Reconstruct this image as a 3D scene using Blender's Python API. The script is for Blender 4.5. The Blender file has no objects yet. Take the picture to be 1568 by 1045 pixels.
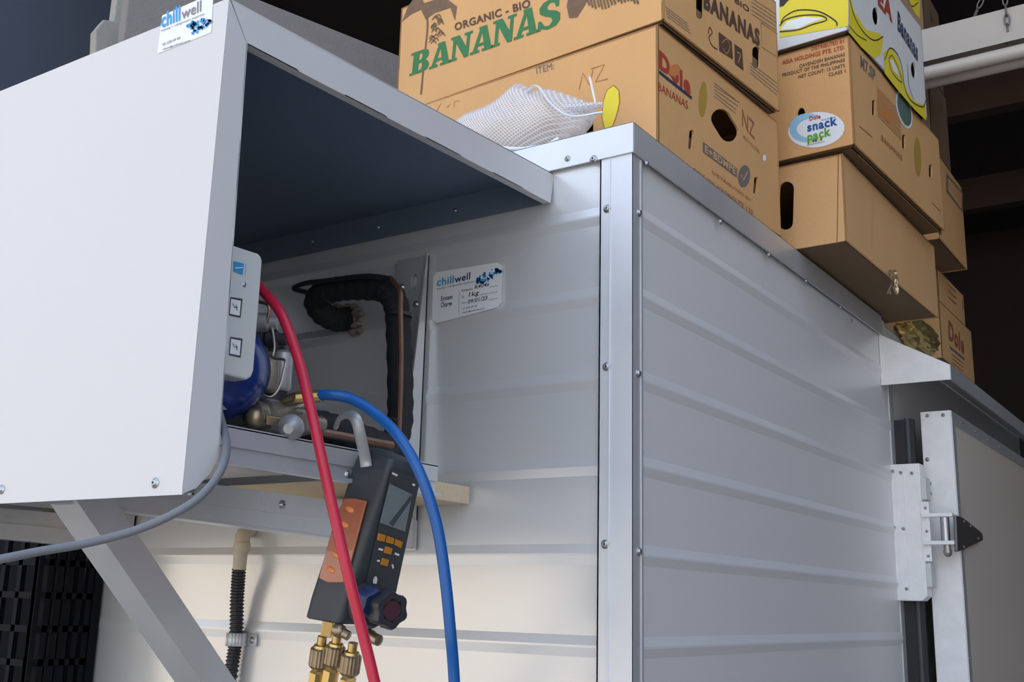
import bpy, bmesh, math, random
from mathutils import Vector, Matrix, noise
from mathutils.geometry import tessellate_polygon
random.seed(7)
V = Vector
SC = bpy.context.scene
COL = SC.collection
H = 2.2                                   # height of the cold room roof above the floor

# ------------------------------------------------------------------ camera
FPX, PITCH, ROLL, YAW = 1684.0, 0.235505, 0.026336, 0.598517
cy, sy, cp, sp, cr, sr = math.cos(YAW), math.sin(YAW), math.cos(PITCH), math.sin(PITCH), math.cos(ROLL), math.sin(ROLL)
FW = V((-sy*cp, cy*cp, sp)); _rt = V((cy, sy, 0)); _up = _rt.cross(FW)
RT = cr*_rt + sr*_up; UP = -sr*_rt + cr*_up
CAM = V((0.743, -1.398, H-0.7255))
cam = bpy.data.cameras.new('camera'); cam.sensor_width = 36; cam.lens = FPX/1568*36; cam.clip_start = .05
co = bpy.data.objects.new('camera', cam); COL.objects.link(co)
co.matrix_world = Matrix(((RT.x, UP.x, -FW.x, CAM.x), (RT.y, UP.y, -FW.y, CAM.y), (RT.z, UP.z, -FW.z, CAM.z), (0, 0, 0, 1)))
SC.camera = co

# ------------------------------------------------------------------ world, sun, exposure
SC.view_settings.view_transform = 'Standard'; SC.view_settings.look = 'None'
SC.view_settings.gamma = 1; SC.view_settings.use_curve_mapping = False
SC.view_settings.exposure = 0.47
w = bpy.data.worlds.new('world'); SC.world = w; w.use_nodes = True
nt = w.node_tree; bg = nt.nodes['Background']
tc = nt.nodes.new('ShaderNodeTexCoord'); sx = nt.nodes.new('ShaderNodeSeparateXYZ'); rp = nt.nodes.new('ShaderNodeValToRGB')
nt.links.new(tc.outputs['Generated'], sx.inputs[0]); nt.links.new(sx.outputs['Z'], rp.inputs[0]); nt.links.new(rp.outputs[0], bg.inputs[0])
e = rp.color_ramp.elements
e[0].position = 0; e[0].color = (.98, .99, 1.0, 1); e[1].position = 1; e[1].color = (.40, .57, .92, 1)
k = e.new(.25); k.color = (.80, .88, 1.0, 1)
bg.inputs[1].default_value = 1.25
sun = bpy.data.lights.new('sun', 'SUN'); sun.energy = 7.5; sun.angle = .01; sun.color = (1, .93, .82)
so = bpy.data.objects.new('sun', sun); COL.objects.link(so)
so.rotation_euler = V((.35, -1, -1.25)).to_track_quat('-Z', 'Y').to_euler()

# ------------------------------------------------------------------ pixel helpers (real planes in the scene)
def ray(px, py): return FW + RT*((px-784)/FPX) - UP*((py-522.5)/FPX)
def onX(px, py, x=0.): d = ray(px, py); return CAM + d*((x-CAM.x)/d.x)
def onY(px, py, y=0.): d = ray(px, py); return CAM + d*((y-CAM.y)/d.y)
def onZ(px, py, z=0.): d = ray(px, py); return CAM + d*((z+H-CAM.z)/d.z)
def at(px, py, t): return CAM + ray(px, py)*t
def onP(px, py, P, n): d = ray(px, py); return CAM + d*((P-CAM).dot(n)/d.dot(n))

# ------------------------------------------------------------------ materials
MATS = {}
def mat(name, c, rough=.6, metal=0., var=0., scale=8., bump=0., bscale=60., stretch=(1, 1, 1), alpha=1., trans=0., spec=.5, coat=0.):
    if name in MATS: return MATS[name]
    m = bpy.data.materials.new(name); m.use_nodes = True; MATS[name] = m
    n, l = m.node_tree.nodes, m.node_tree.links; b = n['Principled BSDF']
    c4 = (*c, 1)
    b.inputs['Base Color'].default_value = c4; b.inputs['Roughness'].default_value = rough
    b.inputs['Metallic'].default_value = metal; b.inputs['Specular IOR Level'].default_value = spec
    b.inputs['Transmission Weight'].default_value = trans; b.inputs['Alpha'].default_value = alpha
    b.inputs['Coat Weight'].default_value = coat
    if var or bump:
        tc = n.new('ShaderNodeTexCoord'); mp = n.new('ShaderNodeMapping'); mp.inputs['Scale'].default_value = stretch
        l.new(tc.outputs['Object'], mp.inputs[0])
    if var:
        nz = n.new('ShaderNodeTexNoise'); nz.inputs['Scale'].default_value = scale; nz.inputs['Detail'].default_value = 6
        l.new(mp.outputs[0], nz.inputs[0])
        mx = n.new('ShaderNodeMix'); mx.data_type = 'RGBA'
        mx.inputs[6].default_value = tuple(max(0, x*(1-var)) for x in c)+(1,); mx.inputs[7].default_value = tuple(min(1, x*(1+var)) for x in c)+(1,)
        l.new(nz.outputs[0], mx.inputs[0]); l.new(mx.outputs[2], b.inputs['Base Color'])
        mr = n.new('ShaderNodeMapRange'); mr.inputs[3].default_value = rough*.85; mr.inputs[4].default_value = min(1, rough*1.15)
        l.new(nz.outputs[0], mr.inputs[0]); l.new(mr.outputs[0], b.inputs['Roughness'])
    if bump:
        nb = n.new('ShaderNodeTexNoise'); nb.inputs['Scale'].default_value = bscale; nb.inputs['Detail'].default_value = 3
        l.new(mp.outputs[0], nb.inputs[0])
        bp = n.new('ShaderNodeBump'); bp.inputs['Strength'].default_value = bump; bp.inputs['Distance'].default_value = .01
        l.new(nb.outputs[0], bp.inputs['Height']); l.new(bp.outputs[0], b.inputs['Normal'])
    return m
M_panelA = mat('coated_steel_front', (.74, .76, .78), .25, .32)
M_panelB = mat('coated_steel_side', (.76, .76, .77), .38, .14)
M_alu = mat('aluminium', (.74, .77, .81), .42, .30, .08, 14, .03, 90)
M_aluB = mat('dull_aluminium', (.60, .61, .63), .36, .45, .12, 12, .05, 70)
M_white = mat('white_powder_coat', (.62, .62, .63), .45, 0, .02, 4, .02, 300)
M_whiteal = mat('scuffed_white_aluminium', (.88, .88, .88), .45, .08, .12, 30, .05, 60)
M_screw = mat('screw_steel', (.5, .5, .52), .3, .9)
M_dark = mat('screw_recess', (.05, .05, .055), .6)
M_galv = mat('galvanised', (.48, .49, .50), .45, .55, .2, 25, .1, 60)
M_card = mat('cardboard', (.66, .375, .155), .85, 0, .10, 9, .10, 240, (1, 1, .35))
M_card2 = mat('cardboard_plain', (.68, .40, .18), .85, 0, .08, 7, .10, 240, (1, 1, .35))
M_cardd = mat('cardboard_shaded', (.20, .125, .065), .9, 0, .1, 9)  # shade of holes, seams and undersides put into the card colour
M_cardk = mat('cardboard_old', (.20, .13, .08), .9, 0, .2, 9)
M_back = mat('shaded_grey_blue_backing', (.14, .19, .27), .5, 0, .05, 4)  # backing colour darkened to hold the shade under the cover
M_cwhite = mat('white_printed_card', (.72, .73, .73), .6, 0, .03, 8, .05, 200)
M_yel = mat('yellow_ink', (.80, .66, .03), .6)
M_blk = mat('black_ink', (.02, .018, .02), .6)
M_brownink = mat('brown_ink', (.10, .05, .03), .7)
M_plantink = mat('grey_brown_ink', (.17, .10, .055), .7, 0, .35, 60)
M_green = mat('green_ink', (.035, .18, .06), .7, 0, .15, 80)
M_red = mat('red_ink', (.42, .05, .025), .7)
M_redf = mat('faded_red_ink', (.36, .13, .06), .7)
M_orange = mat('orange_ink', (.62, .22, .06), .7)
M_grey = mat('grey_ink', (.17, .15, .14), .7)
M_gwhite = mat('paper_white', (.80, .84, .88), .5)
M_bluel = mat('light_blue_ink', (.03, .32, .68), .5)
M_blued = mat('dark_blue_ink', (.01, .09, .33), .5)
M_navy = mat('navy_ink', (.02, .04, .10), .5)
M_gryt = mat('mid_grey_ink', (.22, .20, .22), .5)
M_redh = mat('red_rubber', (.52, .015, .05), .32, 0, .1, 30)
M_blueh = mat('blue_rubber', (.005, .10, .36), .3, 0, .1, 30)
M_cable = mat('grey_cable', (.17, .18, .20), .5, 0, .1, 20)
M_foam = mat('black_foam', (.012, .014, .018), .75, 0, .3, 40, .3, 60)
M_rub = mat('black_plastic', (.028, .03, .036), .4, 0, .15, 30)
M_gun = mat('charcoal_plastic', (.04, .047, .058), .42, 0, .12, 40)
M_gunf = mat('grey_face_plastic', (.05, .055, .062), .5)
M_scr = mat('display_glass', (.20, .24, .26), .1, 0, coat=1)
M_scrd = mat('display_dim', (.06, .08, .09), .15, 0, coat=1)
M_or = mat('orange_button', (.55, .22, .02), .5)
M_ort = mat('orange_translucent', (.40, .12, .06), .25, 0, .2, 40, coat=.6)
M_orb = mat('orange_bright', (.85, .27, .07), .3, 0, coat=.5)
M_cop = mat('copper', (.30, .17, .12), .32, .85, .2, 30)
M_brass = mat('brass', (.62, .44, .17), .28, .9, .15, 60)
M_brassd = mat('tarnished_brass', (.36, .28, .18), .35, .85, .25, 60)
M_tank = mat('blue_paint', (.004, .03, .20), .25, 0, coat=.5)
M_steel = mat('valve_steel', (.42, .38, .32), .35, .8, .2, 40)
M_box = mat('pale_grey_plastic', (.62, .65, .64), .45)
M_pvc = mat('beige_pvc', (.62, .55, .43), .5, 0, .05, 10)
M_wood = mat('pine', (.62, .50, .34), .7, 0, .12, 20, .1, 60, (1, 8, 8))
M_foamb = mat('dirty_expanding_foam', (.26, .22, .19), .9, 0, .3, 60, .5, 80)
M_gold = mat('gold_foil', (.85, .60, .25), .35, .9, .35, 20)
M_film = mat('crinkled_film', (.5, .38, .24), .2, .8, .3, 30)
M_conc = mat('yard_concrete', (.36, .32, .27), .9, 0, .1, 2)
M_floor = mat('shed_concrete', (.24, .22, .20), .8, 0, .15, 2)
M_shed = mat('shed_lining_blue_grey', (.075, .095, .14), .8, 0, .12, 1.2)
M_shedd = mat('shed_dark_lining', (.035, .026, .024), .9, 0, .25, 1)
M_beam = mat('dark_timber', (.07, .04, .03), .85, 0, .3, 3)
M_cream = mat('cream_render', (.62, .53, .42), .9, 0, .05, 2)
M_slab = mat('grey_board', (.22, .205, .20), .85, 0, .12, 40, .2, 150)
M_slabl = mat('pale_board', (.33, .32, .29), .8, 0, .12, 25, .15, 90)
M_batt = mat('off_white_enamel', (.46, .42, .38), .5, 0, .08, 5)
M_tube = mat('fluorescent_glass', (.55, .50, .46), .25)
M_crate = mat('crate_plastic', (.0035, .004, .008), .75, 0, spec=.25)
M_chain = mat('chain_steel', (.18, .16, .15), .4, .8)
M_bread = mat('crust', (.62, .42, .20), .8, 0, .25, 25, .2, 60)
M_door = mat('door_skin', (.72, .64, .57), .4, 0, .05, 2)
M_recess = mat('recess_shade', (.015, .015, .018), .5)  # near-black, the shade of the recess beside the door as colour

# ------------------------------------------------------------------ object helpers
OFF = {}
def off(o): return OFF[o.name] if o is not None and o.name in OFF else V((0, 0, 0))
def thing(name, label, cat, loc, group=None):
    o = bpy.data.objects.new(name, None); o.empty_display_size = .05; COL.objects.link(o); o.location = loc
    OFF[o.name] = V(loc); o['label'] = label; o['category'] = cat
    if group: o['group'] = group
    return o
def tag(o, label, cat, group=None):
    o['label'] = label; o['category'] = cat
    if group: o['group'] = group
    return o
def mesh(name, vs, fs, m, parent=None, smooth=False, bevel=0., label=None):
    o0 = off(parent)
    me = bpy.data.meshes.new(name); me.from_pydata([tuple(V(v)-o0) for v in vs], [], fs)
    bm = bmesh.new(); bm.from_mesh(me); bmesh.ops.recalc_face_normals(bm, faces=bm.faces)
    if bevel:
        es = [e for e in bm.edges if len(e.link_faces) == 2 and e.calc_face_angle(0) > .6]
        bmesh.ops.bevel(bm, geom=es, offset=bevel, segments=2, profile=.5, affect='EDGES', clamp_overlap=True)
    if smooth:
        for f in bm.faces: f.smooth = True
        for e in bm.edges:
            if len(e.link_faces) == 2 and e.calc_face_angle(0) > .7: e.smooth = False
    bm.to_mesh(me); bm.free()
    me.materials.append(m)
    o = bpy.data.objects.new(name, me); COL.objects.link(o)
    if parent is not None: o.parent = parent; OFF[o.name] = o0.copy()
    if label: o['label'] = label
    return o
def struct(o): o['kind'] = 'structure'; return o
class G:
    """collects shapes for ONE mesh"""
    def __init__(s): s.v = []; s.f = []
    def add(s, vs, fs):
        k = len(s.v); s.v += [V(v) for v in vs]; s.f += [tuple(i+k for i in f) for f in fs]; return s
    def box(s, a, b):
        (x0, y0, z0), (x1, y1, z1) = a, b
        return s.add([(x0, y0, z0), (x1, y0, z0), (x1, y1, z0), (x0, y1, z0), (x0, y0, z1), (x1, y0, z1), (x1, y1, z1), (x0, y1, z1)],
              [(0, 3, 2, 1), (4, 5, 6, 7), (0, 1, 5, 4), (1, 2, 6, 5), (2, 3, 7, 6), (3, 0, 4, 7)])
    def obox(s, o, U, W, N):      # oriented box from corner o
        o, U, W, N = V(o), V(U), V(W), V(N)
        p = [o, o+U, o+U+W, o+W]; return s.add(p+[q+N for q in p], [(0, 3, 2, 1), (4, 5, 6, 7), (0, 1, 5, 4), (1, 2, 6, 5), (2, 3, 7, 6), (3, 0, 4, 7)])
    def plate(s, outer, holes, o, U, W, N):   # 2D outline (u,v) with holes, thickness vector N
        loops = [list(outer)]+[list(h) for h in holes]
        tris = tessellate_polygon([[V((a, b, 0)) for a, b in L] for L in loops])
        flat = [p for L in loops for p in L]; n = len(flat)
        o, U, W, N = V(o), V(U), V(W), V(N)
        vs = [o+U*a+W*b for a, b in flat]; vs += [p+N for p in vs]
        fs = [tuple(t) for t in tris]+[tuple(i+n for i in reversed(t)) for t in tris]
        k = 0
        for L in loops:
            m = len(L)
            for i in range(m): fs.append((k+i, k+(i+1) % m, k+(i+1) % m+n, k+i+n))
            k += m
        return s.add(vs, fs)
    def prism(s, pts, N):         # closed 3D polygon extruded by N
        pts = [V(p) for p in pts]; n = len(pts); N = V(N)
        return s.add(pts+[p+N for p in pts], [tuple(range(n)), tuple(range(2*n-1, n-1, -1))]+[(i, (i+1) % n, (i+1) % n+n, i+n) for i in range(n)])
    def tube(s, path, r, seg=10, caps=True, rr=None, flat=1., up=None):
        path = [V(p) for p in path]; n = len(path)
        T = [(path[min(i+1, n-1)]-path[max(i-1, 0)]).normalized() for i in range(n)]
        a = up or (V((0, 0, 1)) if abs(T[0].z) < .9 else V((1, 0, 0)))
        nrm = (a-T[0]*a.dot(T[0])).normalized(); vs = []; 
        for i in range(n):
            nrm = (nrm-T[i]*nrm.dot(T[i])).normalized(); b = T[i].cross(nrm)
            R = rr[i] if rr else r
            for j in range(seg):
                t = 2*math.pi*j/seg; vs.append(path[i]+nrm*math.cos(t)*R*flat+b*math.sin(t)*R)
        fs = [(i*seg+j, i*seg+(j+1) % seg, (i+1)*seg+(j+1) % seg, (i+1)*seg+j) for i in range(n-1) for j in range(seg)]
        if caps: fs += [tuple(range(seg-1, -1, -1)), tuple(range((n-1)*seg, n*seg))]
        return s.add(vs, fs)
    def lathe(s, o, ax, prof, seg=20):  # prof: (distance along axis, radius)
        o, ax = V(o), V(ax).normalized(); return s.tube([o+ax*d for d, _ in prof], 0, seg, True, [max(r, 1e-5) for _, r in prof])
    def make(s, name, m, parent=None, **k): return mesh(name, s.v, s.f, m, parent, **k)
def lathe_safe(g, o, ax, prof, seg=20):
    o, ax = V(o), V(ax).normalized(); a = V((0, 0, 1)) if abs(ax.z) < .9 else V((1, 0, 0))
    n = (a-ax*a.dot(ax)).normalized(); b = ax.cross(n); vs = []
    for d, r in prof:
        for j in range(seg):
            t = 2*math.pi*j/seg; vs.append(o+ax*d+(n*math.cos(t)+b*math.sin(t))*max(r, 1e-5))
    k = len(prof)
    fs = [(i*seg+j, i*seg+(j+1) % seg, (i+1)*seg+(j+1) % seg, (i+1)*seg+j) for i in range(k-1) for j in range(seg)]
    fs += [tuple(range(seg-1, -1, -1)), tuple(range((k-1)*seg, k*seg))]
    return g.add(vs, fs)
def smooth_path(pts, sub=8):
    pts = [V(p) for p in pts]; P = [2*pts[0]-pts[1]]+pts+[2*pts[-1]-pts[-2]]; out = []
    for i in range(1, len(P)-2):
        a, b, c, d = P[i-1:i+3]
        for k in range(sub):
            t = k/sub; out.append(.5*((2*b)+(c-a)*t+(2*a-5*b+4*c-d)*t*t+(3*b-a-3*c+d)*t**3))
    out.append(pts[-1]); return out
def rounded(x0, y0, x1, y1, r, n=4):
    out = []
    for cx, cz, a in ((x1-r, y0+r, -90), (x1-r, y1-r, 0), (x0+r, y1-r, 90), (x0+r, y0+r, 180)):
        for i in range(n+1):
            t = math.radians(a+90*i/n); out.append((cx+r*math.cos(t), cz+r*math.sin(t)))
    return out
# rivets and screws: shared meshes
def fastener_mesh():
    g = G(); lathe_safe(g, (0, 0, 0), (0, 0, 1), [(0, .0066), (.0008, .0066), (.001, .0048), (.003, .0042), (.0042, .0028), (.0042, .0017), (.002, .0014)], 14)
    me = bpy.data.meshes.new('rivet'); me.from_pydata([tuple(v) for v in g.v], [], g.f); me.materials.append(M_screw); me.materials.append(M_dark)
    for p in me.polygons:
        p.use_smooth = True
        if p.index >= 14*5: p.material_index = 1
    return me
RIV = fastener_mesh()
def rivet(P, n, parent, s=1., name='rivet'):
    o = bpy.data.objects.new(name, RIV); COL.objects.link(o); o.parent = parent
    o.location = V(P)-off(parent); o.rotation_euler = V(n).to_track_quat('Z', 'Y').to_euler(); o.scale = (s, s, s); return o
nX, nY = V((1, 0, 0)), V((0, -1, 0))
# flat print on a face
_text_cache = {}
def text_geo(s, bold):
    if (s, bold) in _text_cache: return _text_cache[(s, bold)]
    c = bpy.data.curves.new('t', 'FONT'); c.body = s; c.offset = bold; c.resolution_u = 3; c.space_character = 1.0+bold*3
    o = bpy.data.objects.new('t', c); COL.objects.link(o); dg = bpy.context.evaluated_depsgraph_get()
    me = bpy.data.meshes.new_from_object(o.evaluated_get(dg)); vs = [v.co.copy() for v in me.vertices]; fs = [tuple(p.vertices) for p in me.polygons]
    bpy.data.objects.remove(o); bpy.data.curves.remove(c); bpy.data.meshes.remove(me)
    x0 = min(v.x for v in vs); x1 = max(v.x for v in vs); y1 = max(v.y for v in vs)
    desc = any(ch in 'gjpqy,' for ch in s); y0 = 0 if desc else min(v.y for v in vs)
    r = ([((v.x-x0)/(x1-x0), (v.y-y0)/(y1-y0)) for v in vs], fs); _text_cache[(s, bold)] = r; return r
def prt(parent, s, P, n, p0, p1, p2, m, bold=0., d=.0009, name='printed_text', italic=0.):
    n = V(n).normalized(); A, B, C3 = onP(*p0, P, n), onP(*p1, P, n), onP(*p2, P, n)
    vs, fs = text_geo(s, bold); U, W = B-A, C3-A
    return mesh(name, [A+U*(x+italic*y)+W*y+n*d for x, y in vs], fs, m, parent)
def dec(parent, pts, P, n, m, d=.0007, name='printed_patch'):
    n = V(n).normalized(); q = [onP(*p, P, n)+n*d for p in pts]
    ax = 0 if abs(n.x) > abs(n.y) else 1
    tr = tessellate_polygon([[V((p[1-ax], p[2], 0)) for p in q]])
    return mesh(name, q, [tuple(t) for t in tr], m, parent)
def stroke(parent, pts, P, n, wpx, m, d=.001, name='printed_line', closed=False, sm=True):
    """ink line of constant width through points on a face"""
    n = V(n).normalized()
    q = [onP(*p, P, n) for p in pts]
    if sm and len(q) > 2: q = smooth_path(q, 5)
    if closed: q.append(q[0].copy())
    wd = wpx*((q[0]-CAM).dot(FW))/FPX/2; vs = []
    for i, p in enumerate(q):
        t = (q[min(i+1, len(q)-1)]-q[max(i-1, 0)]).normalized(); s = n.cross(t)*wd
        vs += [p+s+n*d, p-s+n*d]
    return mesh(name, vs, [(2*i, 2*i+1, 2*i+3, 2*i+2) for i in range(len(q)-1)], m, parent)
def ell(cx, cz, rx, rz, rot=0., n=28):
    c, s = math.cos(rot), math.sin(rot)
    return [(cx+rx*math.cos(t)*c-rz*math.sin(t)*s, cz+rx*math.cos(t)*s+rz*math.sin(t)*c) for t in [2*math.pi*i/n for i in range(n)]]

# ================================================================== SETTING
g = G().box((-14, -1.2, -.1), (9, 7, 0)); struct(g.make('floor', M_floor))
g = G().box((-30, -40, -.12), (30, -1.2, -.02)); struct(g.make('floor_yard', M_conc))
g = G().box((-2.8, .5, 4.1), (3.4, 7, 4.16)); struct(g.make('ceiling', M_shedd))
g = G().box((-2.9, -.9, 0), (-2.8, 7, 4.2)); struct(g.make('wall_left', M_shed))
g = G().box((-2.9, 6.5, 0), (-1.3, 6.6, 4.2)); struct(g.make('wall_back', M_shed))
g = G().box((-1.3, 6.5, 0), (5, 6.6, 4.2)); struct(g.make('wall_rear', M_shedd))
g = G().box((3.4, -2.2, 0), (3.5, 7, 4.2)); struct(g.make('wall_right_unseen', mat('pale_bounce_lining', (.50, .50, .51), .8)))  # unseen wall, made pale and run forward to bounce and cut side light
g = G().box((-24, -15, 0), (-3, -14.6, 3.0)); struct(g.make('wall_opposite', M_cream))
for i, y in enumerate((1.2, 2.6, 4.0, 5.4)):
    g = G().box((-2.8, y, 3.9), (5, y+.09, 4.1)); struct(g.make('trim_%d' % (i+1), M_beam))
for i, (a, b) in enumerate((((0.6, 6.3, 2.45), (5, 6.48, 2.7)), ((0.6, 6.3, 3.3), (5, 6.48, 3.5)), ((2.0, 6.2, 0), (2.2, 6.45, 4.1)), ((-1.4, 6.3, 0), (-1.2, 6.5, 4.1)))):
    struct(G().box(a, b).make('trim_%d' % (i+5), M_beam))

# ================================================================== COLD ROOM
BEND = 1.31
cold = thing('cold_room', 'large grey ribbed metal cold room with aluminium corner trims under the cartons', 'cold room', (-.6, .9, 0))
ribs = [-.139-.1282*k for k in range(16)]
def ribbed(rh):      # profile (z, out) down the wall with flat trapezoid ribs
    out = [(H, 0)]
    for z in ribs:
        out += [(H+z+.015, 0), (H+z+.0015, rh), (H+z-.0015, rh), (H+z-.015, 0)]
    return out+[(.02, 0)]
prof = ribbed(.0026)
vs = []; 
for z, o in prof: vs += [(-1.36, -o, z), (0, -o, z)]
vs += [(-1.36, .06, H), (0, .06, H)]
fa = mesh('front_wall', vs, [(2*i, 2*i+1, 2*i+3, 2*i+2) for i in range(len(prof)-1)], M_panelA, cold)
vs = []; prof = ribbed(.0044)
for z, o in prof: vs += [(o, 0, z), (o, 1.37, z)]
mesh('side_wall', vs, [(2*i, 2*i+1, 2*i+3, 2*i+2) for i in range(len(prof)-1)], M_panelB, cold)
G().box((-1.36, .003, .02), (-.003, 3.2, H-.012)).make('wall_core', M_panelB, cold)
G().box((-1.36, .001, H-.012), (-.002, 3.2, H-.001)).make('roof_panel', M_aluB, cold)
g = G().box((-.049, -.0068, .02), (.0068, -.0042, H-.045)).box((-.049, -.0068, .02), (-.0465, 0, H-.045))
g.make('corner_flashing', M_alu, cold)
G().box((.0042, -.0066, .02), (.0068, .028, H-.047)).make('corner_flashing', M_aluB, cold)
G().box((-.0315, -.0085, .02), (-.030, -.0066, H-.052)).make('flashing_ridge', M_alu, cold)
G().box((.0066, .020, .02), (.0085, .0212, H-.052)).make('flashing_ridge', M_aluB, cold)
G().box((-1.36, -.0105, H-.050), (.0105, -.0070, H)).box((-1.36, -.0105, H-.002), (.0105, .06, H)).make('cap_flashing', M_alu, cold, bevel=.0006)
G().box((.0070, -.0069, H-.050), (.0105, BEND, H)).box((-.06, .06, H-.002), (.0105, BEND, H)).make('cap_flashing', M_aluB, cold, bevel=.0006)
for a, b in ((930, 320), (929, 562), (927, 834)): rivet(onY(a, b, -.0068), nY, cold)
for a, b in ((978, 326), (977, 572), (978, 845)): rivet(onX(a, b, .0068), nX, cold)
rivet(onY(909, 244, -.0105), nY, cold); rivet(onY(869, 243, -.0105), nY, cold, .8)
for a, b in ((990, 250.6), (1103, 340), (1177, 391), (1234, 431), (1287, 471), (1303, 492)): rivet(onX(a, b, .0105), nX, cold, .85)
for k in range(12): rivet((-.04, -.0068, H-1.15-.26*k if H-1.15-.26*k > .05 else .06), nY, cold) if k < 5 else None
# canopy over the door
CX, CZw, CZf, CZb = .163, H-.046, H-.139, H-.176
can = G()
can.prism([(0.001, BEND, CZw), (CX, BEND, CZf), (CX, BEND, CZb), (0.001, BEND, CZb)], (0, .002, 0))
can.prism([(0.001, BEND+.002, CZw-.002), (0.001, BEND+.002, CZw), (CX, BEND+.002, CZf), (CX, BEND+.002, CZf-.002)], (0, 2.1, 0))
c1 = can.make('door_canopy', M_whiteal, cold, label='pale folded metal hood over the door')
G().box((CX-.002, BEND+.002, CZb), (CX+.002, BEND+2.1, CZf)).make('canopy_lip', M_aluB, c1)
# wall beyond the bend and the door
G().box((-.02, 1.37, .02), (.002, 1.405, H-.046)).make('door_frame', M_aluB, cold)
G().box((-.02, 1.405, .02), (-.012, 3.2, H-.046)).make('door_frame', M_recess, cold)  # dark sheet for the shaded recess behind the door
G().tube([(.034, 1.405, .05), (.034, 1.405, H-.247)], .0085, 12).make('gasket_tube', M_gun, cold, smooth=True)
G().box((.0, 1.40, .05), (.05, 1.412, H-.25)).make('recess_strip', M_recess, cold)  # dark strip stands in for the shaded recess beside the door
door = G().box((.064, 1.425, .1), (.134, 2.75, H-.232)).make('door', M_door, cold, label='brown grey flat insulated door leaf')
G().box((.063, 1.4195, .1), (.1345, 1.4245, H-.2305)).make('door_edge', M_whiteal, door, bevel=.0008, label='scuffed bright aluminium edge strip')
G().box((.1342, 1.4195, .1), (.1375, 1.45, H-.232)).box((.1342, 1.45, H-.262), (.1375, 2.75, H-.232)).make('door_trim', M_aluB, door)
for z in (-.30, -.36): pass
for (a, b) in ((1420, 637), (1444, 636)): rivet(onY(a, b, 1.4195), nY, door, .7)
for k in range(5): rivet((.1375, 1.52+.16*k, H-.247), nX, door, .8)
for k in range(4): rivet((.1375, 1.437, H-.50-.16*k), nX, door, .6)
# hinge
hb = G().plate([(0, 0), (.058, 0), (.070, .012), (.070, .325), (.058, .325), (0, .325)], [], (.0, 1.352, H-.692), (1, 0, 0), (0, 0, 1), (0, .045, 0)).make('hinge_block', M_whiteal, cold, bevel=.0015, label='white cast hinge block screwed to the wall')
G().box((.030, 1.3505, H-.690), (.0315, 1.352, H-.369)).box((.010, 1.350, H-.688), (.024, 1.352, H-.371)).make('block_ridge', M_whiteal, hb)
for a, b in ((1367, 722), (1379, 724), (1396, 725), (1369, 808), (1383, 810), (1373, 895), (1388, 902)): rivet(onY(a, b, 1.350), nY, hb, .6)
for z in (H-.455, H-.66): G().box((.068, 1.352, z), (.082, 1.395, z+.055)).make('block_pad', M_box, hb, bevel=.002)
G().box((.066, 1.350, H-.60), (.086, 1.356, H-.46)).make('arm_plate', M_whiteal, hb, bevel=.001)
arm = G()
for z in (H-.497, H-.562): arm.box((.070, 1.340, z), (.140, 1.360, z+.009))
arm.make('hinge_arm', M_whiteal, hb, bevel=.001)
G().tube([(.118, 1.36, H-.556), (.118, 1.36, H-.497)], .0105, 16).make('hinge_pin', M_screw, hb, smooth=True)
g = G(); lathe_safe(g, (.122, 1.352, H-.590), (0, 0, 1), [(0, .004), (.006, .009), (.014, .010), (.018, .008), (.028, .008)], 10); g.make('pin_nut', M_steel, hb, smooth=True)
for z in (H-.475, H-.53, H-.588): rivet((.078, 1.350, z), nY, hb, .55)
hp = G().prism([onX(a, b, .1376) for a, b in ((1459, 789), (1470, 793), (1499, 816), (1501, 828), (1472, 842), (1461, 846))], (.008, 0, 0)).make('hinge_strap', mat('dark_zinc', (.16, .15, .145), .4, .6), cold, bevel=.003)
for a, b in ((1476, 799), (1486, 806), (1498, 825), (1476, 838), (1462, 840)): rivet(onX(a, b, .1456), nX, hp, .6)
for a, b in ((1420, 704), (1423, 741), (1424, 756)): rivet(onY(a, b, 1.4195), nY, door, .8)
# faint long joint of wall sheet
# ================================================================== UNIT COVER
YF, XS = -.677, -.138
cov = thing('unit_cover', 'white sheet metal cover boxed over the condensing unit on the front wall', 'cover', (-.6, YF, H-.628))
zb, zt = H-.628, H-.0845
fp = G().box((-1.16, YF, zb), (XS, YF+.0015, zt)).make('front_panel', M_white, cov)
fl = G().prism([(lambda p: onX(*p, XS) if not isinstance(p, float) else V((XS, YF+.0016, p)))(p) for p in (zt, (378, 68), (335, 700), (322, 725), (300, 748), (281, 756), zb)], (-.0015, 0, 0)).make('side_flange', M_white, cov)
tf = G().prism([onX(*p, XS) for p in ((355, 1), (848.5, 267), (843, 311), (379, 68))], (-.0015, 0, 0)).make('top_flange', M_white, cov)
a, b = onX(379, 68, XS), onX(843, 311, XS)
G().prism([a, b, b+V((-.014, 0, .001)), a+V((-.014, 0, .001))], (0, 0, .0015)).make('flange_lip', M_white, cov)
a2 = onX(335, 700, XS)
G().prism([a, a2, a2+V((-.014, 0, 0)), a+V((-.014, 0, 0))], (0, -.0015, 0)).make('flange_lip', M_white, cov)
G().prism([(-1.16, YF, zt), (XS, YF, zt), (XS, -.0042, H-.0535), (-1.16, -.0042, H-.0535)], (0, 0, .0015)).make('top_panel', M_white, cov)
G().prism([(-1.155, YF+.003, zt-.002), (XS-.004, YF+.003, zt-.002), (XS-.004, -.0046, H-.0560), (-1.155, -.0046, H-.0560)], (0, 0, .001)).make('shaded_inner_backing', M_back, cov)  # added dark sheet carries the shade of the cover's underside
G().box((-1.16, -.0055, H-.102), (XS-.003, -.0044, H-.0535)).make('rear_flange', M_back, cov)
for x in (-.17, -.33, -.50, -.66, -.85): rivet((x, -.0055, H-.080), nY, cov, .6)
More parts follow.
